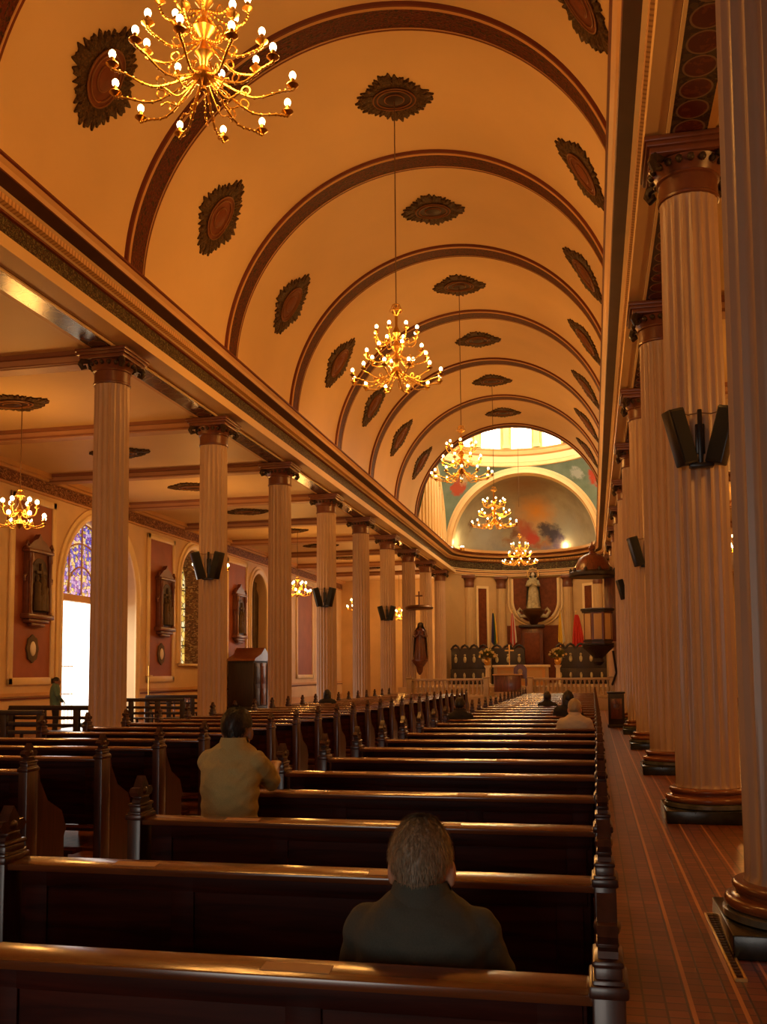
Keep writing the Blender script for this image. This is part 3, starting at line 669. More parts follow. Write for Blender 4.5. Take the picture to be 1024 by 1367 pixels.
# ------------------------------------------------------------------ pews
PL = 2.24
def make_pew(label, L, group):
    """local origin: middle of the back, on the floor; the back rail's far edge is y = 0, the seat reaches towards +y"""
    t = thing('pew', label, 'pew', (0, 0, 0), 0, group); h = L/2
    b = MB(); b.box((0, -.035, .66), (L-.10, .026, .54), 0, bev=.004)
    for xx in (-h+.12, -h*.36, h*.36, h-.12): b.box((xx, -.052, .66), (.09, .012, .52), 0, bev=.003)
    b.box((0, -.052, .42), (L-.12, .012, .08), 0, bev=.003); b.box((0, -.052, .88), (L-.12, .012, .06), 0, bev=.003)
    b.build('back_panel', 'pew', t)
    TR = Matrix.Translation((0, -.065, .934)) @ Matrix.Rotation(radians(5.5), 4, 'X')
    b = MB(); b.box((0, 0, 0), (L-.06, .115, .027), 0, TR, .007); rl = b.build('top_rail', 'rail', t)
    
    for q in (-.26, .175): b = MB(); b.box((q*L, -.004, .0143), (.17, .05, .002), 0, TR); b.build('label_strip', 'tag', rl)
    b = MB(); b.box((0, .20, .43), (L-.10, .42, .035), 0, bev=.008); b.box((0, .39, .38), (L-.12, .02, .08), 0, bev=.004); b.build('seat', 'pew', t)
    b = MB(); b.box((0, -.28, .20), (L-.2, .15, .035), 0, bev=.006)
    for xx in (-h+.25, 0, h-.25): b.box((xx, -.26, .09), (.03, .14, .18), 0, bev=.004)
    b.build('kneeler', 'pew', t)
    for s in (-1, 1):
        xe = s*(h-.002)
        b = MB(); b.prism([(-.13, 0), (.44, 0), (.44, .06), (.40, .10), (.40, .40), (.43, .46), (.36, .60), (.16, .70), (.05, .86), (.02, .98), (-.13, .98)], 'x', xe-.028, xe+.028)
        b.box((xe, -.065, .49), (.072, .15, .98), 0, bev=.006)
        b.box((xe, -.065, .955), (.088, .17, .03), 0, bev=.008)
        en = b.build('end_panel', 'pewend', t)
        b = MB(); b.box((xe, -.065, .985), (.062, .13, .04), 0, bev=.006); b.box((xe, -.065, 1.012), (.070, .15, .018), 0, bev=.008)
        fl = [(-.055, 1.02), (.055, 1.02), (.05, 1.035), (.032, 1.045), (.07, 1.055), (.085, 1.075), (.07, 1.095), (.04, 1.095), (.028, 1.115), (0, 1.15), (-.028, 1.115), (-.04, 1.095), (-.07, 1.095), (-.085, 1.075), (-.07, 1.055), (-.032, 1.045), (-.05, 1.035)]
        b.prism([(y_-.065, z_) for y_, z_ in fl], 'x', xe-.022, xe+.022)
        b.box((xe, -.065, 1.047), (.052, .085, .016), 0, bev=.007); b.sphere((xe, -.065, 1.077), .031, 12, 8, 0, (1.0, 1.3, .9))
        b.build('finial', 'pewend', en)
    return t
XPR, XPL = -1.10, -5.42
RIGHT_N, LEFT_N = 28, 25
def rl(i): 
    if i == 0: return 'nearest mahogany pew in the right block, behind the grey-haired man'
    if i == 1: return 'second mahogany pew of the right block, right in front of the grey-haired man'
    return 'dark mahogany pew in the right block, %s from the camera' % ORD[i]
pewR = make_pew(rl(0), PL, 'pews of the right block'); pewR.location = (XPR, 2.345, 0)
for i in range(1, RIGHT_N): dup(pewR, (XPR+.005*min(i, 8), 2.345+1.11*i, 0), 0, rl(i))
pewL = make_pew('dark mahogany pew in the left block, first one in view', 2.62, 'pews of the left block'); pewL.location = (XPL, 2.16+1.11*3, 0)
for j in range(1, LEFT_N): dup(pewL, (XPL, 2.16+1.11*(3+j), 0), 0, 'dark mahogany pew in the left block, %s from the camera' % ORD[j])
# open-backed benches in the left aisle
def make_bench(label, L):
    t = thing('open_backed_bench', label, 'bench', (0, 0, 0), 0)
    b = MB(); b.box((0, 0, .95), (L, .10, .10), 0, bev=.02); b.build('top_rail', 'darkwood', t)
    b = MB(); b.box((0, .02, .74), (L, .04, .07), 0, bev=.006); b.box((0, .02, .58), (L, .04, .07), 0, bev=.006); b.build('back_rails', 'darkwood', t)
    b = MB(); b.box((0, .22, .43), (L, .42, .04), 0, bev=.01); b.build('seat', 'darkwood', t)
    for x in (-L/2+.05, -L/6, L/6, L/2-.05):
        b = MB(); b.box((x, 0, .47), (.14, .09, .94), 0, bev=.015); b.build('back_post', 'darkwood', t)
        b = MB(); b.box((x, .38, .21), (.06, .06, .42), 0, bev=.008); b.build('leg', 'darkwood', t)
    return t
bn = make_bench('open-backed dark bench at the left edge, below the framed relief', 2.4); bn.location = (-11.4, 16.6, 0); bn.rotation_euler = (0, 0, .05)
dup(bn, (-11.0, 18.6, .02), -.02, 'open-backed dark bench in front of the bright doorway, left of the first column')
dup(bn, (-12.3, 25.2, 0), 0, 'open-backed dark bench between the first and second left columns, nearer one')
dup(bn, (-12.9, 29.0, 0), 0, 'open-backed dark bench between the first and second left columns, farther one')

# ------------------------------------------------------------------ reliefs and plaques on the left wall
def make_relief(label):
    t = thing('framed_relief', label, 'relief', (0, 0, 0), 0, 'framed reliefs along the left wall')   # local x = out of the wall
    b = MB(); b.box((.10, 0, 1.25), (.20, 1.25, 2.1), 0, bev=.03); b.box((.16, 0, .16), (.32, 1.5, .16), 0, bev=.03); b.box((.12, 0, .02), (.24, 1.2, .14), 0, bev=.04); b.box((.13, 0, -.1), (.16, .8, .12), 0, bev=.04)
    b.box((.15, 0, 2.28), (.30, 1.45, .12), 0, bev=.03)
    for s in (-1, 1):
        b.lathe([(.09, .24), (.09, .3), (.065, .34), (.06, 1.9), (.09, 1.98), (.09, 2.2)], 12, (.24, s*.56, 0))
        b.tube([(.2, s*.68, 2.3), (.2, s*.78, 2.42), (.2, s*.70, 2.55), (.2, s*.62, 2.45)], .05, 8)
        b.tube([(.16, s*.66, 1.5), (.16, s*.8, 1.42), (.16, s*.76, 1.28)], .05, 8)
    b.prism([(-.72, 2.34), (.72, 2.34), (.34, 2.62), (.12, 2.70), (0, 2.86), (-.12, 2.70), (-.34, 2.62)], 'x', .04, .22)
    b.build('frame', 'capital', t)
    b = MB(); b.prism([(-.42, .3), (.42, .3)]+[(.42*cos(pi*i/16), 1.65+.42*sin(pi*i/16)) for i in range(17)], 'x', .205, .225); b.build('recess', 'med_dark', t)
    b = MB()
    for (y, z0, h, r) in ((-.2, .35, 1.15, .13), (.05, .35, 1.35, .14), (.25, .35, 1.0, .12), (-.05, .35, .7, .15)):
        b.lathe([(r*1.1, z0), (r, z0+h*.4), (r*.8, z0+h*.6), (r*1.0, z0+h*.75), (r*.35, z0+h*.83), (r*.5, z0+h*.9), (r*.4, z0+h*.98), (.01, z0+h)], 12, (.26, y, 0))
    b.box((.27, .02, 1.4), (.05, .09, 1.0), 0, Matrix.Rotation(.5, 4, 'X') if False else None); b.box((.27, .02, 1.6), (.05, .6, .09))
    b.build('figures', 'panel_dk', t)
    return t
rel = make_relief('carved framed relief on the terracotta panel at the left edge of the picture'); rel.scale = (.92, .92, .92); rel.location = (XWL+.03, PANELS[0][0]+.05, 3.25)
rel2 = dup(rel, (XWL+.03, PANELS[1][0]+.1, 3.25), 0, 'carved framed relief on the panel between the doorway and the amber window')
rel3 = dup(rel, (XWL+.03, PANELS[2][0], 3.25), 0, 'carved framed relief on the panel behind the second column, above the confessional')
pq = None
for (yc, hw), lab in zip(PANELS[:3], ('small white oval plaque below the relief at the left edge', 'small white oval plaque below the relief right of the doorway', 'small white oval plaque above the confessional')):
    if pq is None:
        pq = thing('oval_plaque', lab, 'plaque', (XWL+.03, yc, 2.45))
        ov = [(.30*cos(2*pi*i/32)*(1+.06*cos(8*2*pi*i/32)), .40*sin(2*pi*i/32)*(1+.06*cos(8*2*pi*i/32))) for i in range(32)]
        MB().prism(ov, 'x', 0, .05).build('border', 'panel_dk', pq)
        b = MB(); b.sphere((.05, 0, 0), .2, 20, 10, 0, (.25, .72, 1.1)); b.build('oval_face', 'ivory', pq)
    else: dup(pq, (XWL+.03, yc, 2.45), 0, lab)

# confessional by the left wall
cf = thing('confessional', 'dark wooden confessional with a red roof against the left wall', 'confessional', (-15.3, 42.1, 0))
b = MB(); b.box((0, 0, 1.12), (1.2, 2.6, 2.24), 0, bev=.03); b.box((0, 0, .1), (1.35, 2.8, .2), 0, bev=.02); b.build('body', 'darkwood', cf)
b = MB(); b.prism([(-1.4, 2.24), (1.4, 2.24), (1.3, 2.34), (.5, 2.55), (0, 2.85), (-.5, 2.55), (-1.3, 2.34)], 'x', -.65, .68); b.build('roof', 'redwood', cf)
for s in (-1, 0, 1):
    b = MB(); b.box((.62, s*.85, 1.2), (.04, .66, 1.9), 0, bev=.015); b.box((.645, s*.85, 1.6), (.03, .48, .8), 0, bev=.015); b.box((.645, s*.85, .65), (.03, .48, .7), 0, bev=.015); b.build('door', 'redwood' if s == 0 else 'darkwood', cf)
# small table and standing cross by the doorway
tb = thing('side_table', 'small brown table on the far side of the doorway', 'table', (-14.6, 33.4, 0))
MB().box((0, 0, .78), (.7, 1.2, .06), 0, bev=.01).build('table_top', 'redwood', tb)
for i in (-1, 1):
    for j in (-1, 1): MB().box((i*.28, j*.5, .375), (.06, .06, .75), 0, bev=.006).build('leg', 'redwood', tb)
cr = thing('processional_cross', 'slim metal cross on a green stand beside the doorway', 'cross', (-14.3, 29.6, 0))
b = MB(); b.lathe([(.16, 0), (.17, .04), (.12, .1), (.13, .55), (.09, .62), (.03, .66)], 16); b.build('stand', 'plinth_band', cr)
b = MB(); b.tube([(0, 0, .6), (0, 0, 1.95)], .02, 8); b.box((0, 0, 1.62), (.05, .5, .04), 0, bev=.01); b.build('cross', 'brass', cr)

# dark wooden stand beside the right aisle
pd = thing('alms_box', 'dark wooden box stand in the right walkway at the foot of a column', 'stand', (.66, 29.7, 0))
b = MB(); b.box((0, 0, .53), (.46, .42, .94), 0, bev=.02); b.box((0, 0, .04), (.52, .48, .08), 0, bev=.015); b.box((0, 0, 1.02), (.52, .48, .05), 0, bev=.015); b.build('cabinet', 'darkwood', pd)
b = MB(); b.box((0, -.215, .55), (.32, .02, .6), 0, bev=.01); b.build('front_panel', 'redwood', pd)
b = MB(); b.torus((0, -.228, .62), .09, .012, 20, 6, axis='y'); b.box((0, -.228, .62), (.02, .012, .14)); b.box((0, -.228, .64), (.10, .012, .02)); b.build('emblem', 'bronze', pd)
# brass-edged floor grate
gr = thing('floor_grate', 'narrow brass-edged grate in the floor beside the nearest right column', 'grate', (.733, 6.28, 0))
b = MB(); b.box((-.026, 0, .008), (.014, 1.45, .016), 0, bev=.003); b.box((.026, 0, .008), (.014, 1.45, .016), 0, bev=.003)
for s in (-1, 1): b.box((0, s*.72, .008), (.06, .014, .016))
b.build('frame', 'gold', gr)
b = MB()
for i in range(24): b.box((0, -.69+i*.06, .004), (.04, .012, .008))
b.build('bars', 'bronze', gr)

# ------------------------------------------------------------------ pulpit on the right, canopied statue on the left
pu = thing('pulpit', 'raised wooden pulpit with pale panels on the far right column', 'pulpit', (.25, 41.0, 0))
b = MB(); b.lathe([(.12, 1.9), (.25, 2.05), (.2, 2.2), (.45, 2.45), (.66, 2.62), (.70, 2.70), (.62, 2.76)], 8, a0=pi/8); b.build('corbel', 'darkwood', pu)
b = MB(); b.lathe([(.60, 2.72), (.60, 4.12)], 8, a0=pi/8); bk = b.build('basket', 'redwood', pu)
for i in range(8):
    T = Matrix.Rotation(pi/4*i, 4, 'Z'); b = MB(); b.box((0, -.565, 3.5), (.32, .03, 1.05), 0, T, .01); b.build('panel', 'apsewall', bk)
for z, r in ((2.78, .68), (2.9, .64), (4.12, .68), (4.2, .74)):
    b = MB(); b.lathe([(r-.06, z-.05), (r, z-.03), (r, z+.03), (r-.06, z+.05)], 8, a0=pi/8); b.build('moulding', 'darkwood', pu)
b = MB(); b.box((.55, .55, 4.3), (.5, .12, 2.8), 0, bev=.02); b.build('back_board', 'redwood', pu)
b = MB(); b.tube([(.55, .9, 1.1), (.72, .4, 1.6), (.6, .2, 2.5)], .05, 8); b.build('stair_rail', 'darkwood', pu)
pc = thing('pulpit_canopy', 'dark red domed sounding board above the pulpit', 'canopy', (.10, 41.0, 0))
b = MB(); b.lathe([(.1, 5.56), (.92, 5.56), (.98, 5.62), (.98, 5.74), (.90, 5.80), (.72, 5.84)], 24); b.build('disc', 'darkwood', pc)
b = MB(); b.lathe([(.74, 5.82), (.70, 6.05), (.55, 6.35), (.34, 6.5), (.16, 6.56), (.10, 6.66), (.16, 6.76), (.10, 6.88), (.04, 6.92), (.02, 7.05)], 24); b.build('dome', 'redwood', pc)
for i in range(10):
    a = 2*pi*i/10; b = MB(); b.sphere((.9*cos(a), .9*sin(a), 5.84), .07, 8, 6, 0, (1, 1, 1.5)); b.build('finial', 'darkwood', pc)
b = MB(); b.box((.75, .35, 5.7), (.7, .12, .1), 0, bev=.01); b.build('wall_bracket', 'darkwood', pc)
def standing_statue(loc, label, h, mat, halo=False, rz=0.0, crown=False):
    t = thing('statue', label, 'statue', loc, rz); s = h/1.8
    b = MB()
    n = 40
    def fold(r, z, k, amp): return [((r*(1+amp*sin(7*2*pi*j/n+k)+amp*.6*sin(11*2*pi*j/n+2*k)))*cos(2*pi*j/n)*s, r*.8*(1+amp*sin(7*2*pi*j/n+k))*sin(2*pi*j/n)*s, z*s) for j in range(n)]
    b.rings([fold(r, z, k, a) for r, z, k, a in ((.32, 0, 0, .06), (.33, .05, .1, .07), (.27, .5, .5, .07), (.24, .85, .9, .05), (.20, 1.05, 1.2, .03), (.24, 1.25, 1.4, .03), (.25, 1.38, 1.5, .02), (.16, 1.48, 1.5, .01), (.07, 1.52, 1.5, 0), (.06, 1.57, 1.5, 0))])
    b.build('robe', mat, t)
    b = MB(); b.sphere((0, -.02*s, 1.66*s), .105*s, 16, 12, 0, (.85, 1, 1.18)); b.sphere((0, -.12*s, 1.65*s), .02*s, 8, 6); b.build('head', 'ivory' if halo else 'panel_dk', t)
    for q in (-1, 1):
        b = MB(); b.tube([(q*.22*s, 0, 1.36*s), (q*.30*s, -.06*s, 1.12*s), (q*.16*s, -.26*s, 1.12*s), (q*.04*s, -.30*s, 1.22*s)], [.075*s, .07*s, .06*s, .03*s], 10); b.build('arm', mat, t)
    b = MB(); b.rings([[((r*cos(a))*s, (.04+r*.85*sin(a))*s, z*s) for a in [pi*(-.1+1.2*j/16) for j in range(17)]] for r, z in ((.36, .1), (.34, .7), (.30, 1.2), (.27, 1.42), (.15, 1.6), (.14, 1.74), (.06, 1.80))], 0, False, False); b.build('mantle', 'plinth_band' if halo else 'panel_dk', t)
    if halo:
        b = MB(); b.torus((0, .05*s, 1.72*s), .27*s, .028*s, 32, 8, axis='y')
        for i in range(12): a = 2*pi*i/12; b.sphere((.33*s*cos(a), .05*s, (1.72+.33*sin(a))*s), .03*s, 8, 6)
        b.build('halo', 'gold', t)
    return t
st = standing_statue((-8.15, 46.35, 2.3), 'painted saint statue on a bracket at a far left column, below a canopy', 1.8, 'redwood')
br_ = thing('statue_bracket', 'dark corbel carrying the saint statue on the far left column', 'bracket', (-8.2, 46.38, 0))
b = MB(); b.lathe([(.04, 1.55), (.14, 1.7), (.18, 1.95), (.34, 2.15), (.40, 2.22), (.40, 2.295)], 16); b.build('corbel', 'redwood', br_)
cn = thing('statue_canopy', 'flat dark canopy with a cross above the saint statue', 'canopy', (-8.2, 46.35, 0))
b = MB(); b.lathe([(.2, 4.72), (.66, 4.74), (.70, 4.82), (.62, 4.9), (.2, 4.95)], 20); b.build('disc', 'bronze', cn)
b = MB(); b.box((0, 0, 5.28), (.07, .06, .68), 0, bev=.01); b.box((0, 0, 5.4), (.36, .06, .07), 0, bev=.01); b.build('cross', 'redwood', cn)
b = MB(); b.box((-.25, .3, 4.85), (.3, .8, .08), 0, bev=.01); b.build('wall_bracket', 'bronze', cn)

# ------------------------------------------------------------------ chancel furniture
def baluster_run(label, x0, x1, y, zb, n):
    t = thing('balustrade', label, 'balustrade', ((x0+x1)/2, y, zb)); L = x1-x0
    b = MB(); b.box((0, 0, .84), (L, .26, .10), 0, bev=.02); b.build('handrail', 'marble', t)
    b = MB(); b.box((0, 0, .08), (L, .26, .16), 0, bev=.02); b.build('base', 'marble', t)
    b = MB(); b.lathe([(.07, .16), (.07, .2), (.04, .24), (.075, .40), (.05, .58), (.035, .68), (.06, .74), (.06, .79)], 12); me = mesh_of(b, 'marble', 'baluster')
    for i in range(n): inst('baluster', me, t, 0, (-L/2+.12+(L-.24)*i/(n-1), 0, 0))
    for s in (-1, 1):
        b = MB(); b.box((s*(L/2+.08), 0, .45), (.24, .3, .9), 0, bev=.02); b.box((s*(L/2+.08), 0, .92), (.30, .36, .06), 0, bev=.02); b.build('pier', 'marble', t)
    return t
baluster_run('white marble communion rail on the right of the chancel steps', -2.6, .75, 43.0, .5, 17)
baluster_run('white marble communion rail on the left of the chancel steps', -8.0, -4.7, 43.0, .5, 17)
al = thing('altar', 'long cream altar table with a white top in the middle of the chancel', 'altar', (-3.7, 52.0, .95))
b = MB(); b.box((0, 0, 1.02), (3.0, 1.0, .12), 0, bev=.02); b.build('table_top', 'ivory', al)
b = MB(); b.box((0, 0, .48), (2.7, .8, .96), 0, bev=.02); bd = b.build('body', 'ochre', al)
for s in (-1, 1): b = MB(); b.box((s*1.35, -.38, .48), (.18, .14, .96), 0, bev=.02); b.build('pilaster', 'marble', bd)
b = MB(); b.box((0, -.41, .5), (2.2, .03, .6), 0, bev=.02); b.build('front_panel', 'apsewall', bd)
am = thing('ambo', 'brown wooden lectern desk in front of the altar', 'lectern', (-3.95, 46.3, .5))
b = MB(); b.box((0, 0, .5), (1.25, .5, 1.0), 0, bev=.03); b.build('body', 'redwood', am); b = MB(); b.box((0, 0, 1.03), (1.4, .6, .06), 0, bev=.02); b.build('desk_top', 'ochre', am)
chp = thing('round_backed_chair', 'small round-backed dark chair before the altar', 'chair', (-3.45, 47.6, .95))
b = MB(); b.prism([(-.32, .4), (.32, .4), (.32, .8)]+[(.32*cos(pi*i/12), .8+.28*sin(pi*i/12)) for i in range(1, 12)]+[(-.32, .8)], 'y', -.03, .03); bk = b.build('backrest', 'redwood', chp)
b = MB(); b.sphere((0, -.03, .72), .12, 12, 8, 0, (1, .3, 1.2)); b.build('emblem', 'marble', bk)
b = MB(); b.box((0, .25, .42), (.6, .5, .08), 0, bev=.02); b.build('seat', 'redwood', chp)
for i in (-1, 1):
    for yy in (.03, .45): b = MB(); b.box((i*.26, yy, .2), (.06, .06, .4)); b.build('leg', 'redwood', chp)
def stalls(label, x, y, w, h, n, rz=0.0):
    t = thing('choir_stall', label, 'choir stall', (x, y, .95), rz)
    b = MB(); b.box((0, 0, h/2), (w, .3, h), 0, bev=.02); b.box((0, -.45, .45), (w, .08, .9), 0, bev=.02); b.box((0, -.2, .4), (w, .5, .08), 0, bev=.01)
    b.build('body', 'darkwood', t)
    for i in range(n):
        xx = -w/2+w*(i+.5)/n; q = w/n*.5
        b = MB(); b.tube([(xx-q, -.1, h-.1), (xx-q*.5, -.1, h+.10), (xx, -.1, h+.18), (xx+q*.5, -.1, h+.10), (xx+q, -.1, h-.1)], .07, 8); b.build('crest', 'darkwood', t)
        b = MB(); b.sphere((xx, -.17, h*.68), .13, 12, 8, 0, (.75, .4, 1.5)); b.sphere((xx, -.17, h*.68+.26), .07, 10, 8); b.build('carved_figure', 'statue_stone', t)
        b = MB(); b.sphere((xx, -.50, .5), .10, 12, 8, 0, (.75, .4, 1.8)); b.build('carved_roundel', 'statue_stone', t)
    return t
stalls('dark carved choir stall on the left side of the chancel', -7.15, 57.6, 2.2, 2.15, 4)
stalls('low dark carved choir stall between the left flowers and the throne', -4.95, 58.6, 2.0, 2.15, 3)
stalls('dark carved choir stall on the right side of the chancel', -.65, 57.4, 2.9, 2.15, 5)
th = thing('throne', 'tall dark red wooden throne back below the statue', 'throne', (-3.65, 60.9, .95))
b = MB(); b.box((0, .15, 1.75), (1.35, .2, 3.5), 0, bev=.03); b.build('back', 'redwood', th)
b = MB(); b.box((0, .03, 2.2), (.95, .06, 1.9), 0, bev=.02); b.build('back_panel', 'med_field', th)
b = MB(); b.box((0, .0, 3.55), (1.6, .5, .16), 0, bev=.03); b.build('canopy', 'darkwood', th)
b = MB(); b.box((0, -.3, .5), (1.2, .8, .9), 0, bev=.03); b.build('seat', 'darkwood', th)
xs = thing('altar_cross', 'small gilt standing cross left of the throne', 'cross', (-4.5, 54.0, .95))
b = MB(); b.lathe([(.16, 0), (.1, .08), (.03, .15), (.03, 1.3)], 12); b.build('stand', 'gold', xs); b = MB(); b.box((0, 0, 1.75), (.07, .05, .95), 0, bev=.01); b.box((0, 0, 1.9), (.5, .05, .07), 0, bev=.01); b.build('cross', 'gold', xs)
# statue of the apse niche
stt = standing_statue((-3.55, 61.45, 5.65), 'pale robed statue with a gilt halo in the red niche above the throne', 2.3, 'statue_stone', True)
cs = thing('statue_console', 'dark corbel with scrolls carrying the haloed statue', 'console', (-3.55, 61.5, 0))
b = MB(); b.lathe([(.1, 4.55), (.25, 4.7), (.32, 4.95), (.5, 5.15), (.62, 5.3), (.70, 5.5), (.60, 5.6), (.5, 5.645)], 20); b.build('corbel', 'bronze', cs)
for s in (-1, 1):
    b = MB(); b.tube([(s*.45, -.05, 5.2), (s*.8, -.05, 5.15), (s*1.0, -.05, 5.45), (s*.85, -.05, 5.65), (s*.72, -.05, 5.5)], [.14, .12, .1, .08, .05], 8); b.build('scroll', 'statue_stone', cs)
# pilasters on the apse wall
pil = None
for xx, lab in ((-7.55, 'cream pilaster at the left end of the apse wall'), (-5.62, 'cream pilaster left of the statue niche'), (-1.35, 'cream pilaster right of the statue niche'), (.55, 'cream pilaster at the right end of the apse wall')):
    p_ = ap(sx(xx), 0, .12)
    if pil is None:
        pil = thing('pilaster', lab, 'pilaster', (p_[0], p_[1], .95))
        b = MB(); b.rings([flute_ring(r, z, 96, 16, .015) for r, z in ((.33, .5), (.33, 2), (.31, 6.0))]); b.build('shaft', 'apsewall', pil)
        b = MB(); b.box((0, 0, .12), (.8, .8, .24), 0, bev=.02); b.lathe([(.42, .24), (.42, .34), (.36, .4), (.36, .5)], 24); b.build('base', 'base_brown', pil)
        b = MB(); b.lathe([(.31, 6.0), (.33, 6.1), (.33, 6.2), (.31, 6.25), (.31, 6.42), (.4, 6.6)], 24); b.box((0, 0, 6.68), (.82, .82, .2), 0, bev=.02); b.build('capital', 'capital', pil)
    else: dup(pil, (p_[0], p_[1], .95), 0, lab)
# flags
def flag(label, x, y, cols, h=3.9, w=.42, lean=.0):
    t = thing('flag', label, 'flag', (x, y, .95)); 
    b = MB(); b.tube([(0, 0, 0), (lean, 0, h+.55)], .022, 8); b.lathe([(.2, 0), (.2, .05), (.04, .1)], 14); b.sphere((lean, 0, h+.6), .05, 10, 8); b.build('pole', 'gold', t)
    b = MB(); n = 24; rows = []; m = 14
    for i in range(m+1):
        v = i/m; ww = w*(.25+.75*v**.7); rows.append([(lean*(h+.4-v*1.75)/h+ww*(j/n-.35), .07*sin(j*1.1+v*2)*(.4+v)-.05, h+.4-v*1.75-.25*(1-abs(2*j/n-1))*v) for j in range(n+1)])
    for i in range(m): 
        for j in range(n):
            q = cols[min(len(cols)-1, int((j/n)*len(cols)))] if isinstance(cols[0], str) else cols[0][0]
            b.add([rows[i][j], rows[i][j+1], rows[i+1][j+1], rows[i+1][j]], [(0, 1, 2, 3)], FM.index(q), True)
    b.build('cloth', FM, t); return t
FM = ['flag_blue', 'flag_yellow', 'flag_red', 'flag_white', 'flag_green']
for nm, c in zip(FM, ((.05, .06, .22), (.85, .62, .06), (.62, .05, .03), (.8, .75, .65), (.06, .18, .08))): M[nm] = paint(nm, c, .7, .05, 4)
flag('blue flag with yellow and green at the left of the chancel', -5.85, 58.9, ['flag_blue', 'flag_blue', 'flag_green', 'flag_yellow'])
flag('red and white flag left of the statue niche', -4.75, 59.6, ['flag_red', 'flag_white', 'flag_red', 'flag_white'])
flag('yellow and white flag right of the statue niche', -1.85, 59.4, ['flag_yellow', 'flag_yellow', 'flag_white'])
flag('plain red flag beside the pulpit', -.90, 58.9, ['flag_red'], 3.7, .75)
# flowers on pedestals
M['leafgreen'] = paint('leaf_green', (.17, .17, .035), .6, .4, 12); M['petal'] = paint('cream_petals', (.66, .50, .20), .6, .15, 20)
for x, lab in ((-5.3, 'bouquet on a pale pedestal left of the altar'), (-1.72, 'bouquet on a pale pedestal right of the altar')):
    t = thing('flower_stand', lab, 'flowers', (x, 50.0, .95))
    b = MB(); b.lathe([(.2, 0), (.2, .08), (.12, .14), (.10, .9), (.16, .98), (.18, 1.05)], 16); b.build('pedestal', 'ivory', t)
    b = MB(); b.lathe([(.08, 1.05), (.16, 1.15), (.17, 1.3), (.11, 1.42), (.14, 1.46)], 16); b.build('vase', 'brass', t)
    b = MB(); rnd = random.Random(int(x*10)); 
    for i in range(170):
        th_, ph = rnd.uniform(0, 2*pi), rnd.uniform(0, 1.7); r = .50*rnd.uniform(.6, 1.15); d = Vector((sin(ph)*cos(th_), sin(ph)*sin(th_), cos(ph)*.95)); p0 = Vector((0, 0, 1.45)); p1 = p0+d*r
        sd = d.cross(Vector((.3, .2, 1))).normalized()*.07; b.add([p0+d*r*.3, p0+d*r*.7+sd, p1, p0+d*r*.7-sd], [(0, 1, 2, 3)], 0, True)
    b.build('leaves', 'leafgreen', t)
    for i in range(26):
        th_, ph = rnd.uniform(0, 2*pi), rnd.uniform(0, 1.5); d = Vector((sin(ph)*cos(th_), sin(ph)*sin(th_), cos(ph)*.95)); p1 = Vector((0, 0, 1.45))+d*.46
        b = MB()
        for q in range(5): a = 2*pi*q/5; b.sphere((p1.x+.03*cos(a), p1.y-.01, p1.z+.03*sin(a)), .028, 6, 5)
        b.build('blossom', 'petal', t)
# cornice uplights of the apse
for x, y, lab in ((-7.6, 58.3, 'small uplight on the left of the apse cornice'), (-1.45, 61.2, 'small uplight on the right of the apse cornice')):
    t = thing('uplight', lab, 'lamp', (x, y, 9.05)); b = MB(); b.lathe([(.12, 0), (.12, .05), (.16, .2), (.14, .22)], 16); b.build('housing', 'brass', t)
    b = MB(); b.sphere((0, 0, .24), .12, 12, 8, 0, (1, 1, .7)); b.build('bulb', 'bulb', t)
    lamp('uplight_light', (x*.97-.11, y-.35, 9.5), 60, (1, .68, .28), .15)

# ------------------------------------------------------------------ people
def cloth(name, c, var=.1, wr=.35):
    x = N(name); v = x.coord((1, 1, 1)); nz = x.n('ShaderNodeTexNoise', Scale=9.0, Detail=4.0, Distortion=1.2); x.l(v, nz.inputs['Vector'])
    w = x.n('ShaderNodeTexNoise', Scale=260.0); x.l(v, w.inputs['Vector'])
    x.col(x.ramp(w.outputs['Fac'], [(.3, tuple(k*(1-var) for k in c)), (.7, tuple(k*(1+var) for k in c))]))
    x.bump(nz.outputs['Fac'], wr, .02); x.set(Roughness=.85); return x.m
M['shirt_grey'] = cloth('charcoal_shirt', (.060, .066, .052)); M['shirt_khaki'] = cloth('khaki_shirt', (.44, .35, .13), .1, .6); M['trouser'] = cloth('dark_trousers', (.02, .018, .016))
M['shirt_white'] = cloth('white_shirt', (.62, .52, .36)); M['shirt_black'] = cloth('black_jacket', (.018, .015, .013)); M['shirt_teal'] = cloth('teal_jacket', (.10, .20, .17))
def hairmat(name, a, b_):
    x = N(name); v = x.coord((60, 60, 14)); nz = x.n('ShaderNodeTexNoise', Scale=3.0, Detail=3.0); x.l(v, nz.inputs['Vector'])
    x.col(x.ramp(nz.outputs['Fac'], [(.3, a), (.7, b_)])); x.set(Roughness=.5); return x.m
M['hair_grey'] = hairmat('grey_brown_hair', (.11, .083, .05), (.36, .28, .18)); M['hair_black'] = hairmat('black_hair', (.008, .006, .005), (.025, .018, .012)); M['hair_pale'] = hairmat('pale_hair', (.35, .25, .13), (.5, .38, .2))
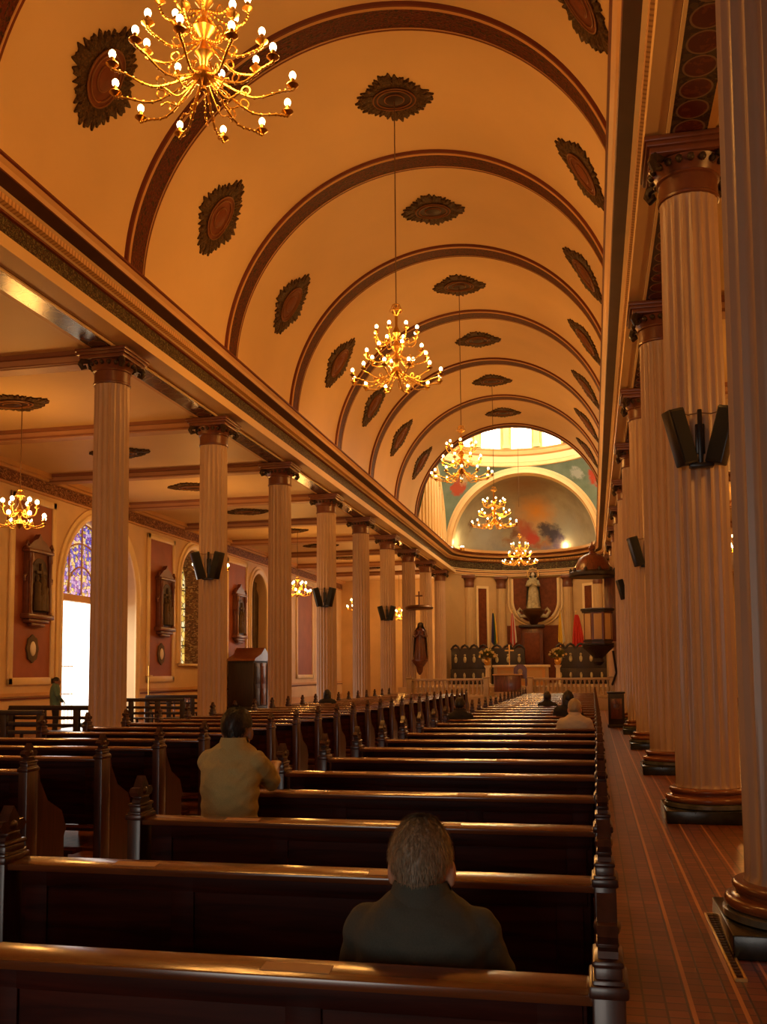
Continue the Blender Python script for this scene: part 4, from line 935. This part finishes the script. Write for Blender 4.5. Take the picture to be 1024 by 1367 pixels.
def remesh(mb, name, mat, vox, parent, smooth=6):
    o = mb.build(name+'_raw', mat); m = o.modifiers.new('r', 'REMESH'); m.mode = 'VOXEL'; m.voxel_size = vox; m.use_smooth_shade = True
    s_ = o.modifiers.new('s', 'SMOOTH'); s_.iterations = smooth; s_.factor = .5
    bpy.context.view_layer.update()
    me = bpy.data.meshes.new_from_object(o.evaluated_get(bpy.context.evaluated_depsgraph_get())); me.name = name
    bpy.data.objects.remove(o); me.materials.clear(); me.materials.append(M[mat])
    me.polygons.foreach_set('use_smooth', [True]*len(me.polygons))
    r = bpy.data.objects.new(name, me); C.objects.link(r); r.parent = parent; return r
def chain(b, pts, rad, seg=14):
    b.tube(pts, rad, seg)
    for p, r in zip(pts, rad):
        rr = r if not hasattr(r, '__len__') else min(r); b.sphere(p, rr*.99, 12, 8)
def loft(b, secs, seg=28):
    rings = []
    for (cx, cy, cz, rx, ry) in secs:
        rings.append([(cx+math.copysign(abs(cos(a))**.85, cos(a))*rx, cy+math.copysign(abs(sin(a))**.85, sin(a))*ry, cz) for a in [2*pi*j/seg for j in range(seg)]])
    b.rings(rings)
def hand(b, w, d, side, s=1.0):
    """palm at wrist w, fingers along direction d, slightly curled; side = which hand"""
    w = Vector(w); d = Vector(d).normalized(); up = Vector((0, 0, 1)); lat = d.cross(up).normalized()*side; dn = lat.cross(d)*side
    dn = Vector((0, 0, -1)) - d*Vector((0, 0, -1)).dot(d); dn.normalize()
    p1 = w+d*.085*s
    b.tube([w, w+d*.045*s, p1], [(.024*s, .020*s), (.038*s, .016*s), (.040*s, .014*s)], 12, side=lat)
    for i, (o, L) in enumerate(((-.030, .066), (-.010, .076), (.010, .072), (.029, .056))):
        q = p1-d*.008*s+lat*o*s; chain(b, [q, q+d*L*.45*s+dn*.004, q+d*L*.75*s+dn*.016*s, q+d*L*.9*s+dn*.034*s], [.0095*s, .009*s, .0085*s, .0075*s], 8)
    q = w+d*.025*s-lat*.028*s; chain(b, [q, q+d*.03*s-lat*.022*s, q+d*.06*s-lat*.026*s+dn*.012*s], [.012*s, .0105*s, .0085*s], 8)
def figure(label, loc, rz, pose, shirt, hair, skin, vox, s=1.0, bow=.0, long_hair=False, strands=0, sleeve=.95, wide=1.0):
    t = thing('person', label, 'person', loc, rz); t.scale = (s, s, s)
    P = {}
    if pose == 'sit':
        P = dict(hz=.55, hy=.0, knee=(.11, .44, .50), ank=(.11, .46, .10), toe=(.13, .64, .045), lean=-.01, elb=(.205, .10, .74), wr=(.09, .33, .64), hd=(-.3, .8, -.1))
    elif pose == 'kneel':
        P = dict(hz=.68, hy=-.06, knee=(.10, .10, .26), ank=(.10, -.36, .24), toe=(.10, -.44, .10), lean=.02, elb=(.158, .16, .985), wr=(.07, .42, 1.045), hd=(-.35, .8, .1))
    else:
        P = dict(hz=.92, hy=0, knee=(.10, .02, .50), ank=(.10, -.01, .09), toe=(.12, .15, .04), lean=0, elb=(.25, .02, 1.14), wr=(.22, .18, .98), hd=(0, .6, -.6))
    z0, y0_, ln = P['hz'], P['hy'], P['lean']; W_ = wide
    zs = z0+.46; hz = z0+.605; hy = y0_+ln*3+.03+bow
    b = MB()
    loft(b, [(0, y0_, z0-.10, .10, .08), (0, y0_, z0-.03, .150, .115), (0, y0_, z0+.06, .150, .112), (0, y0_-.01, z0+.18, .138, .10), (0, y0_, z0+.32, .160, .108), (0, y0_+ln, z0+.42, .168, .10), (0, y0_+ln*2, z0+.475, .125, .08), (0, y0_+ln*2+.005, z0+.51, .065, .06)])
    chain(b, [(0, y0_+ln*2, z0+.46), (0, y0_+ln*2+.01+bow*.4, z0+.52), (0, hy-.015, z0+.58)], [.062, .054, .052])
    b.sphere((0, hy-.012, hz+.005), .1, 22, 16, 0, (.76, .97, 1.05)); b.sphere((0, hy+.035, hz-.062), .06, 18, 12, 0, (.92, 1.05, .95))
    b.sphere((0, hy+.092, hz-.01), .016, 10, 8, 0, (.8, 1.2, 1.6)); b.sphere((0, hy+.103, hz-.03), .013, 10, 8); b.sphere((0, hy+.092, hz-.066), .016, 12, 8, 0, (1.4, .5, .5))
    for q in (-1, 1):
        b.sphere((q*.080, hy-.006, hz-.034), .036, 12, 10, 0, (.34, .62, 1.0)); b.sphere((q*.03, hy+.083, hz+.012), .013, 10, 8); b.sphere((q*.033, hy+.083, hz+.035), .014, 10, 8, 0, (1.5, .6, .5))
        kx, ky, kz = P['knee']; chain(b, [(q*.085, y0_, z0), (q*(kx+.0), (y0_+ky)/2, (z0+kz)/2), (q*kx, ky, kz)], [.085, .072, .056])
        ax, ay, az = P['ank']; chain(b, [(q*kx, ky, kz), (q*(kx+ax)/2, ky+(ay-ky)*.4, kz+(az-kz)*.4-.0), (q*ax, ay, az)], [.055, .052, .036])
        tx, ty, tz = P['toe']; chain(b, [(q*ax, ay-.03, az-.03), (q*(ax+tx)/2, (ay+ty)/2, max(.045, (az+tz)/2-.02)), (q*tx, ty, tz)], [.04, .042, .03])
        ex, ey, ez = P['elb']; sx0 = .152*W_; chain(b, [(q*sx0, y0_+ln, zs-.03), (q*(sx0+ex*W_)/2, (y0_+ln+ey)/2-.0, (zs-.03+ez)/2), (q*ex*W_, ey, ez)], [.052, .046, .038])
        wx, wy, wz = P['wr']; chain(b, [(q*ex*W_, ey, ez), (q*(ex*W_+wx)/2, (ey+wy)/2, (ez+wz)/2), (q*wx, wy, wz)], [.038, .034, .024])
        hd = P['hd']; hand(b, (q*wx, wy, wz), (q*hd[0], hd[1], hd[2]), q)
    remesh(b, 'body', skin, vox, t, 4)
    # shirt
    b = MB(); low = z0-.02 if pose != 'stand' else z0-.10
    e = .016
    loft(b, [(0, y0_, low-.06, .172*W_, .138), (0, y0_, low+.05, .172*W_, .134), (0, y0_-.015, z0+.17, .164*W_, .125), (0, y0_-.012, z0+.31, .178*W_, .128), (0, y0_+ln-.006, z0+.40, .192*W_, .122), (0, y0_+ln*2-.006, z0+.440, .188*W_, .112), (0, y0_+ln*2-.006, z0+.470, .158*W_, .100), (0, y0_+ln*2-.004, z0+.495, .124, .090), (0, y0_+ln*2, z0+.515, .094, .078), (0, y0_+ln*2+.004, z0+.53, .072, .066)])
    for q in (-1, 1):
        ex, ey, ez = P['elb']; sx0 = .148*W_; wx, wy, wz = P['wr']
        A0 = Vector((q*sx0, y0_+ln-.004, zs-.035)); A1 = Vector((q*ex*W_, ey, ez)); A2 = Vector((q*wx, wy, wz))
        chain(b, [tuple(A0), tuple(A0.lerp(A1, .5)+Vector((q*.008, -.008, 0))), tuple(A1)], [.068, .064, .056])
        if sleeve > 1: chain(b, [tuple(A1), tuple(A1.lerp(A2, .5)), tuple(A1.lerp(A2, .92))], [.055, .047, .036])
    sh = remesh(b, 'shirt', shirt, max(vox*1.15, .007), t, 5)
    cos_ = [v.co.copy() for v in sh.data.vertices]; nos_ = [v.normal.copy() for v in sh.data.vertices]; new_ = []
    for vc, vn in zip(cos_, nos_):   # soft folds in the cloth
        x_, y2, z_ = vc; dz = z_-z0
        f = sin(64*z_+26*x_+2.5*sin(11*x_+5*z_))*.4+sin(90*z_-55*abs(x_)+2*sin(18*x_))*.35+sin(48*x_-22*z_+3*sin(8*z_))*.3
        new_ += list(vc+vn*(.0062*f*(1.3-.7*max(0, min(1, dz/.45)))))
    sh.data.vertices.foreach_set('co', new_); sh.data.update()
    b = MB(); cy_ = y0_+ln*2+.006+bow*.25
    b.rings([[(r*cos(a)*1.02, cy_+r*.98*sin(a)-(.010 if sin(a) < 0 else -.01), z0+zz-(.012 if sin(a) > 0 else 0)) for a in [2*pi*j/32 for j in range(33)]] for r, zz in ((.088, .495), (.082, .515), (.068, .556), (.063, .554), (.066, .51))], 0, False, False)
    b.build('collar', shirt, sh, angle=60)
    # trousers
    b = MB()
    loft(b, [(0, y0_, z0-.11, .12, .10), (0, y0_, z0-.02, .166, .130), (0, y0_, z0+.10, .160, .122)])
    for q in (-1, 1):
        kx, ky, kz = P['knee']; ax, ay, az = P['ank']
        chain(b, [(q*.085, y0_, z0-.01), (q*kx, (y0_+ky)/2, (z0+kz)/2), (q*kx, ky, kz)], [.098, .086, .070]); chain(b, [(q*kx, ky, kz), (q*(kx+ax)/2, (ky+ay)/2, (kz+az)/2), (q*ax, ay+(.0), az+.03)], [.068, .062, .052])
    remesh(b, 'trousers', 'trouser', max(vox*1.3, .010), t, 4)
    # shoes
    for q in (-1, 1):
        ax, ay, az = P['ank']; tx, ty, tz = P['toe']; b = MB(); chain(b, [(q*ax, ay-.035, az-.035), (q*(ax+tx)/2, (ay+ty)/2, max(.05, (az+tz)/2-.018)), (q*tx, ty+.01, tz)], [.05, .05, .038]); b.build('shoe', 'black', t)
    # hair
    rnd = random.Random(int(loc[1]*100)); b = MB(); seg, rg = 40, 26; cH = Vector((0, hy-.018, hz+.012)); R3 = Vector((.083, .1045, .106)); rows = []
    def cut(p):
        y = p.y-hy; z = p.z-hz
        if y > .045 and z < .045: return True
        if abs(p.x) > .048 and y > -.050 and z < .004: return True
        return z < -.080+.10*max(0, y+.06)
    for i in range(rg+1):
        th_ = max(.02, pi*i/rg*.80)
        row = []
        for j in range(seg):
            a = 2*pi*j/seg; n_ = Vector((sin(th_)*cos(a), sin(th_)*sin(a), cos(th_))); k_ = 1+.018*sin(9*a+5*th_)+.012*sin(17*a-8*th_)+rnd.uniform(-.012, .012)
            p = Vector((cH.x+R3.x*n_.x*k_, cH.y+R3.y*n_.y*k_, cH.z+R3.z*n_.z*k_))
            if n_.z < -.3 and n_.y < 0: p.y -= -.018*(-n_.z-.3)*2; p.x *= .93
            row.append(p)
        rows.append(row)
    for i in range(rg):
        for j in range(seg):
            q4 = [rows[i][j], rows[i][(j+1) % seg], rows[i+1][(j+1) % seg], rows[i+1][j]]
            if not any(cut(p) for p in q4): b.add(q4, [(0, 1, 2, 3)], 0, True)
    if long_hair: loft(b, [(0, hy-.05, hz-.30, .07, .03), (0, hy-.05, hz-.2, .095, .045), (0, hy-.035, hz-.05, .095, .075), (0, hy-.02, hz+.05, .085, .085)])
    for k in range(strands):
        th_ = rnd.uniform(0, 2.25); a = rnd.uniform(0, 2*pi); n_ = Vector((sin(th_)*cos(a), sin(th_)*sin(a), cos(th_))); p = cH+Vector((R3.x*n_.x, R3.y*n_.y, R3.z*n_.z))
        if n_.z < -.3 and n_.y < 0: p.y += .018*(-n_.z-.3)*2; p.x *= .93
        if cut(p): continue
        dn_ = Vector((rnd.uniform(-.25, .25), -.35 if n_.z > .3 else 0, -1)); dn_ = (dn_-n_*dn_.dot(n_)).normalized(); L = rnd.uniform(.014, .028); sd = n_.cross(dn_)*.0016
        b.add([p-sd-n_*.002, p+sd-n_*.002, p+dn_*L+n_*.0055], [(0, 1, 2)], 0, True)
    b.build('hair', hair, t, angle=180, weld=True)
    return t
figure('grey-haired man in a dark shirt seated with his back to the camera, closest person', (-.455, 2.575, 0), 0, 'sit', 'shirt_grey', 'hair_grey', 'skin', .006, 1.0, .0, False, 5200, 1.2, .95)
figure('dark-haired man in a khaki shirt kneeling upright at the left end of a pew', (-2.005, 5.27, 0), -.05, 'kneel', 'shirt_khaki', 'hair_black', 'skin_dk', .007, 1.045, .0, False, 1500, .9, .90)
figure('person in black seated far left in the right block, head bowed', (-2.00, 14.62+.14, 0), 0, 'sit', 'shirt_black', 'hair_black', 'skin_dk', .014, 1.0, .05, False, 0, 1.2)
figure('pale-haired person in a white shirt seated near the right aisle', (-.235, 12.335+.24, 0), 0, 'sit', 'shirt_white', 'hair_pale', 'skin', .014, 1.03, .02, False, 0, 1.2)
figure('long-haired person in black seated just ahead of the white shirt', (-.40, 15.665+.24, 0), .1, 'sit', 'shirt_black', 'hair_black', 'skin_dk', .014, 1.06, .0, True, 0, 1.2)
figure('small dark-haired person seated farther ahead, left of the long-haired one', (-.93, 20.105+.24, 0), 0, 'sit', 'shirt_black', 'hair_black', 'skin_dk', .016, .98, 0, False, 0, 1.2)
figure('dark-haired person in black seated in the left block before the fourth column', (-6.2, 22.14+.24, 0), 0, 'sit', 'shirt_black', 'hair_black', 'skin_dk', .016, 1.0, 0, True, 0, 1.2)
figure('person in a teal jacket standing beside the bright left doorway', (-14.1, 23.6, 0), -.9, 'stand', 'shirt_teal', 'hair_black', 'skin_dk', .014, .98, 0, False, 0, 1.2, 1.3)

# ------------------------------------------------------------------ daylight, camera, colour management
W = bpy.data.worlds.new('daylight'); bpy.context.scene.world = W; W.use_nodes = True
W.node_tree.nodes['Background'].inputs[0].default_value = (1.0, .93, .82, 1); W.node_tree.nodes['Background'].inputs[1].default_value = 4.5
def area(name, loc, rot, sx_, sy_, energy, col, portal=False):
    L = bpy.data.lights.new(name, 'AREA'); L.shape = 'RECTANGLE'; L.size = sx_; L.size_y = sy_; L.energy = energy; L.color = col; L.cycles.is_portal = portal
    o = bpy.data.objects.new(name, L); C.objects.link(o); o.location = loc; o.rotation_euler = rot
area('door_portal', (XWL-.7, DOOR[0], 2.1), (0, -pi/2, 0), 4.2, 5.0, 1, (1, 1, 1), True)
area('entrance_portal', (-3.6, YB-.1, 2.5), (pi/2, 0, 0), 5.6, 5.0, 1, (1, 1, 1), True)
cam = bpy.data.cameras.new('camera'); co = bpy.data.objects.new('camera', cam); C.objects.link(co)
F, YAW, PIT, ROL, CY = 1290.2513, .21192079, .07898340, -.00754789, 796.5406
def rotm(a):
    return a
A = Matrix(((cos(YAW), sin(YAW), 0), (-sin(YAW), cos(YAW), 0), (0, 0, 1)))
B_ = Matrix(((1, 0, 0), (0, cos(PIT), sin(PIT)), (0, -sin(PIT), cos(PIT))))
R_ = Matrix(((cos(ROL), 0, sin(ROL)), (0, 1, 0), (-sin(ROL), 0, cos(ROL))))
Mx = R_ @ B_ @ A
rt, fw, up = Mx[0], Mx[1], Mx[2]
co.matrix_world = Matrix(((rt[0], up[0], -fw[0], 0), (rt[1], up[1], -fw[1], 0), (rt[2], up[2], -fw[2], EYE), (0, 0, 0, 1)))
cam.sensor_fit = 'HORIZONTAL'; cam.sensor_width = 36; cam.lens = 36*F/1024; cam.shift_y = (CY-683.5)/1024; cam.clip_end = 300; cam.clip_start = .05
sc = bpy.context.scene; sc.camera = co
sc.view_settings.view_transform = 'Standard'; sc.view_settings.look = 'None'; sc.view_settings.exposure = 0.0; sc.view_settings.gamma = 1; sc.view_settings.use_curve_mapping = False
sc.cycles.max_bounces = 10; sc.cycles.diffuse_bounces = 5; sc.cycles.glossy_bounces = 4
sc.cycles.sample_clamp_indirect = 4.0
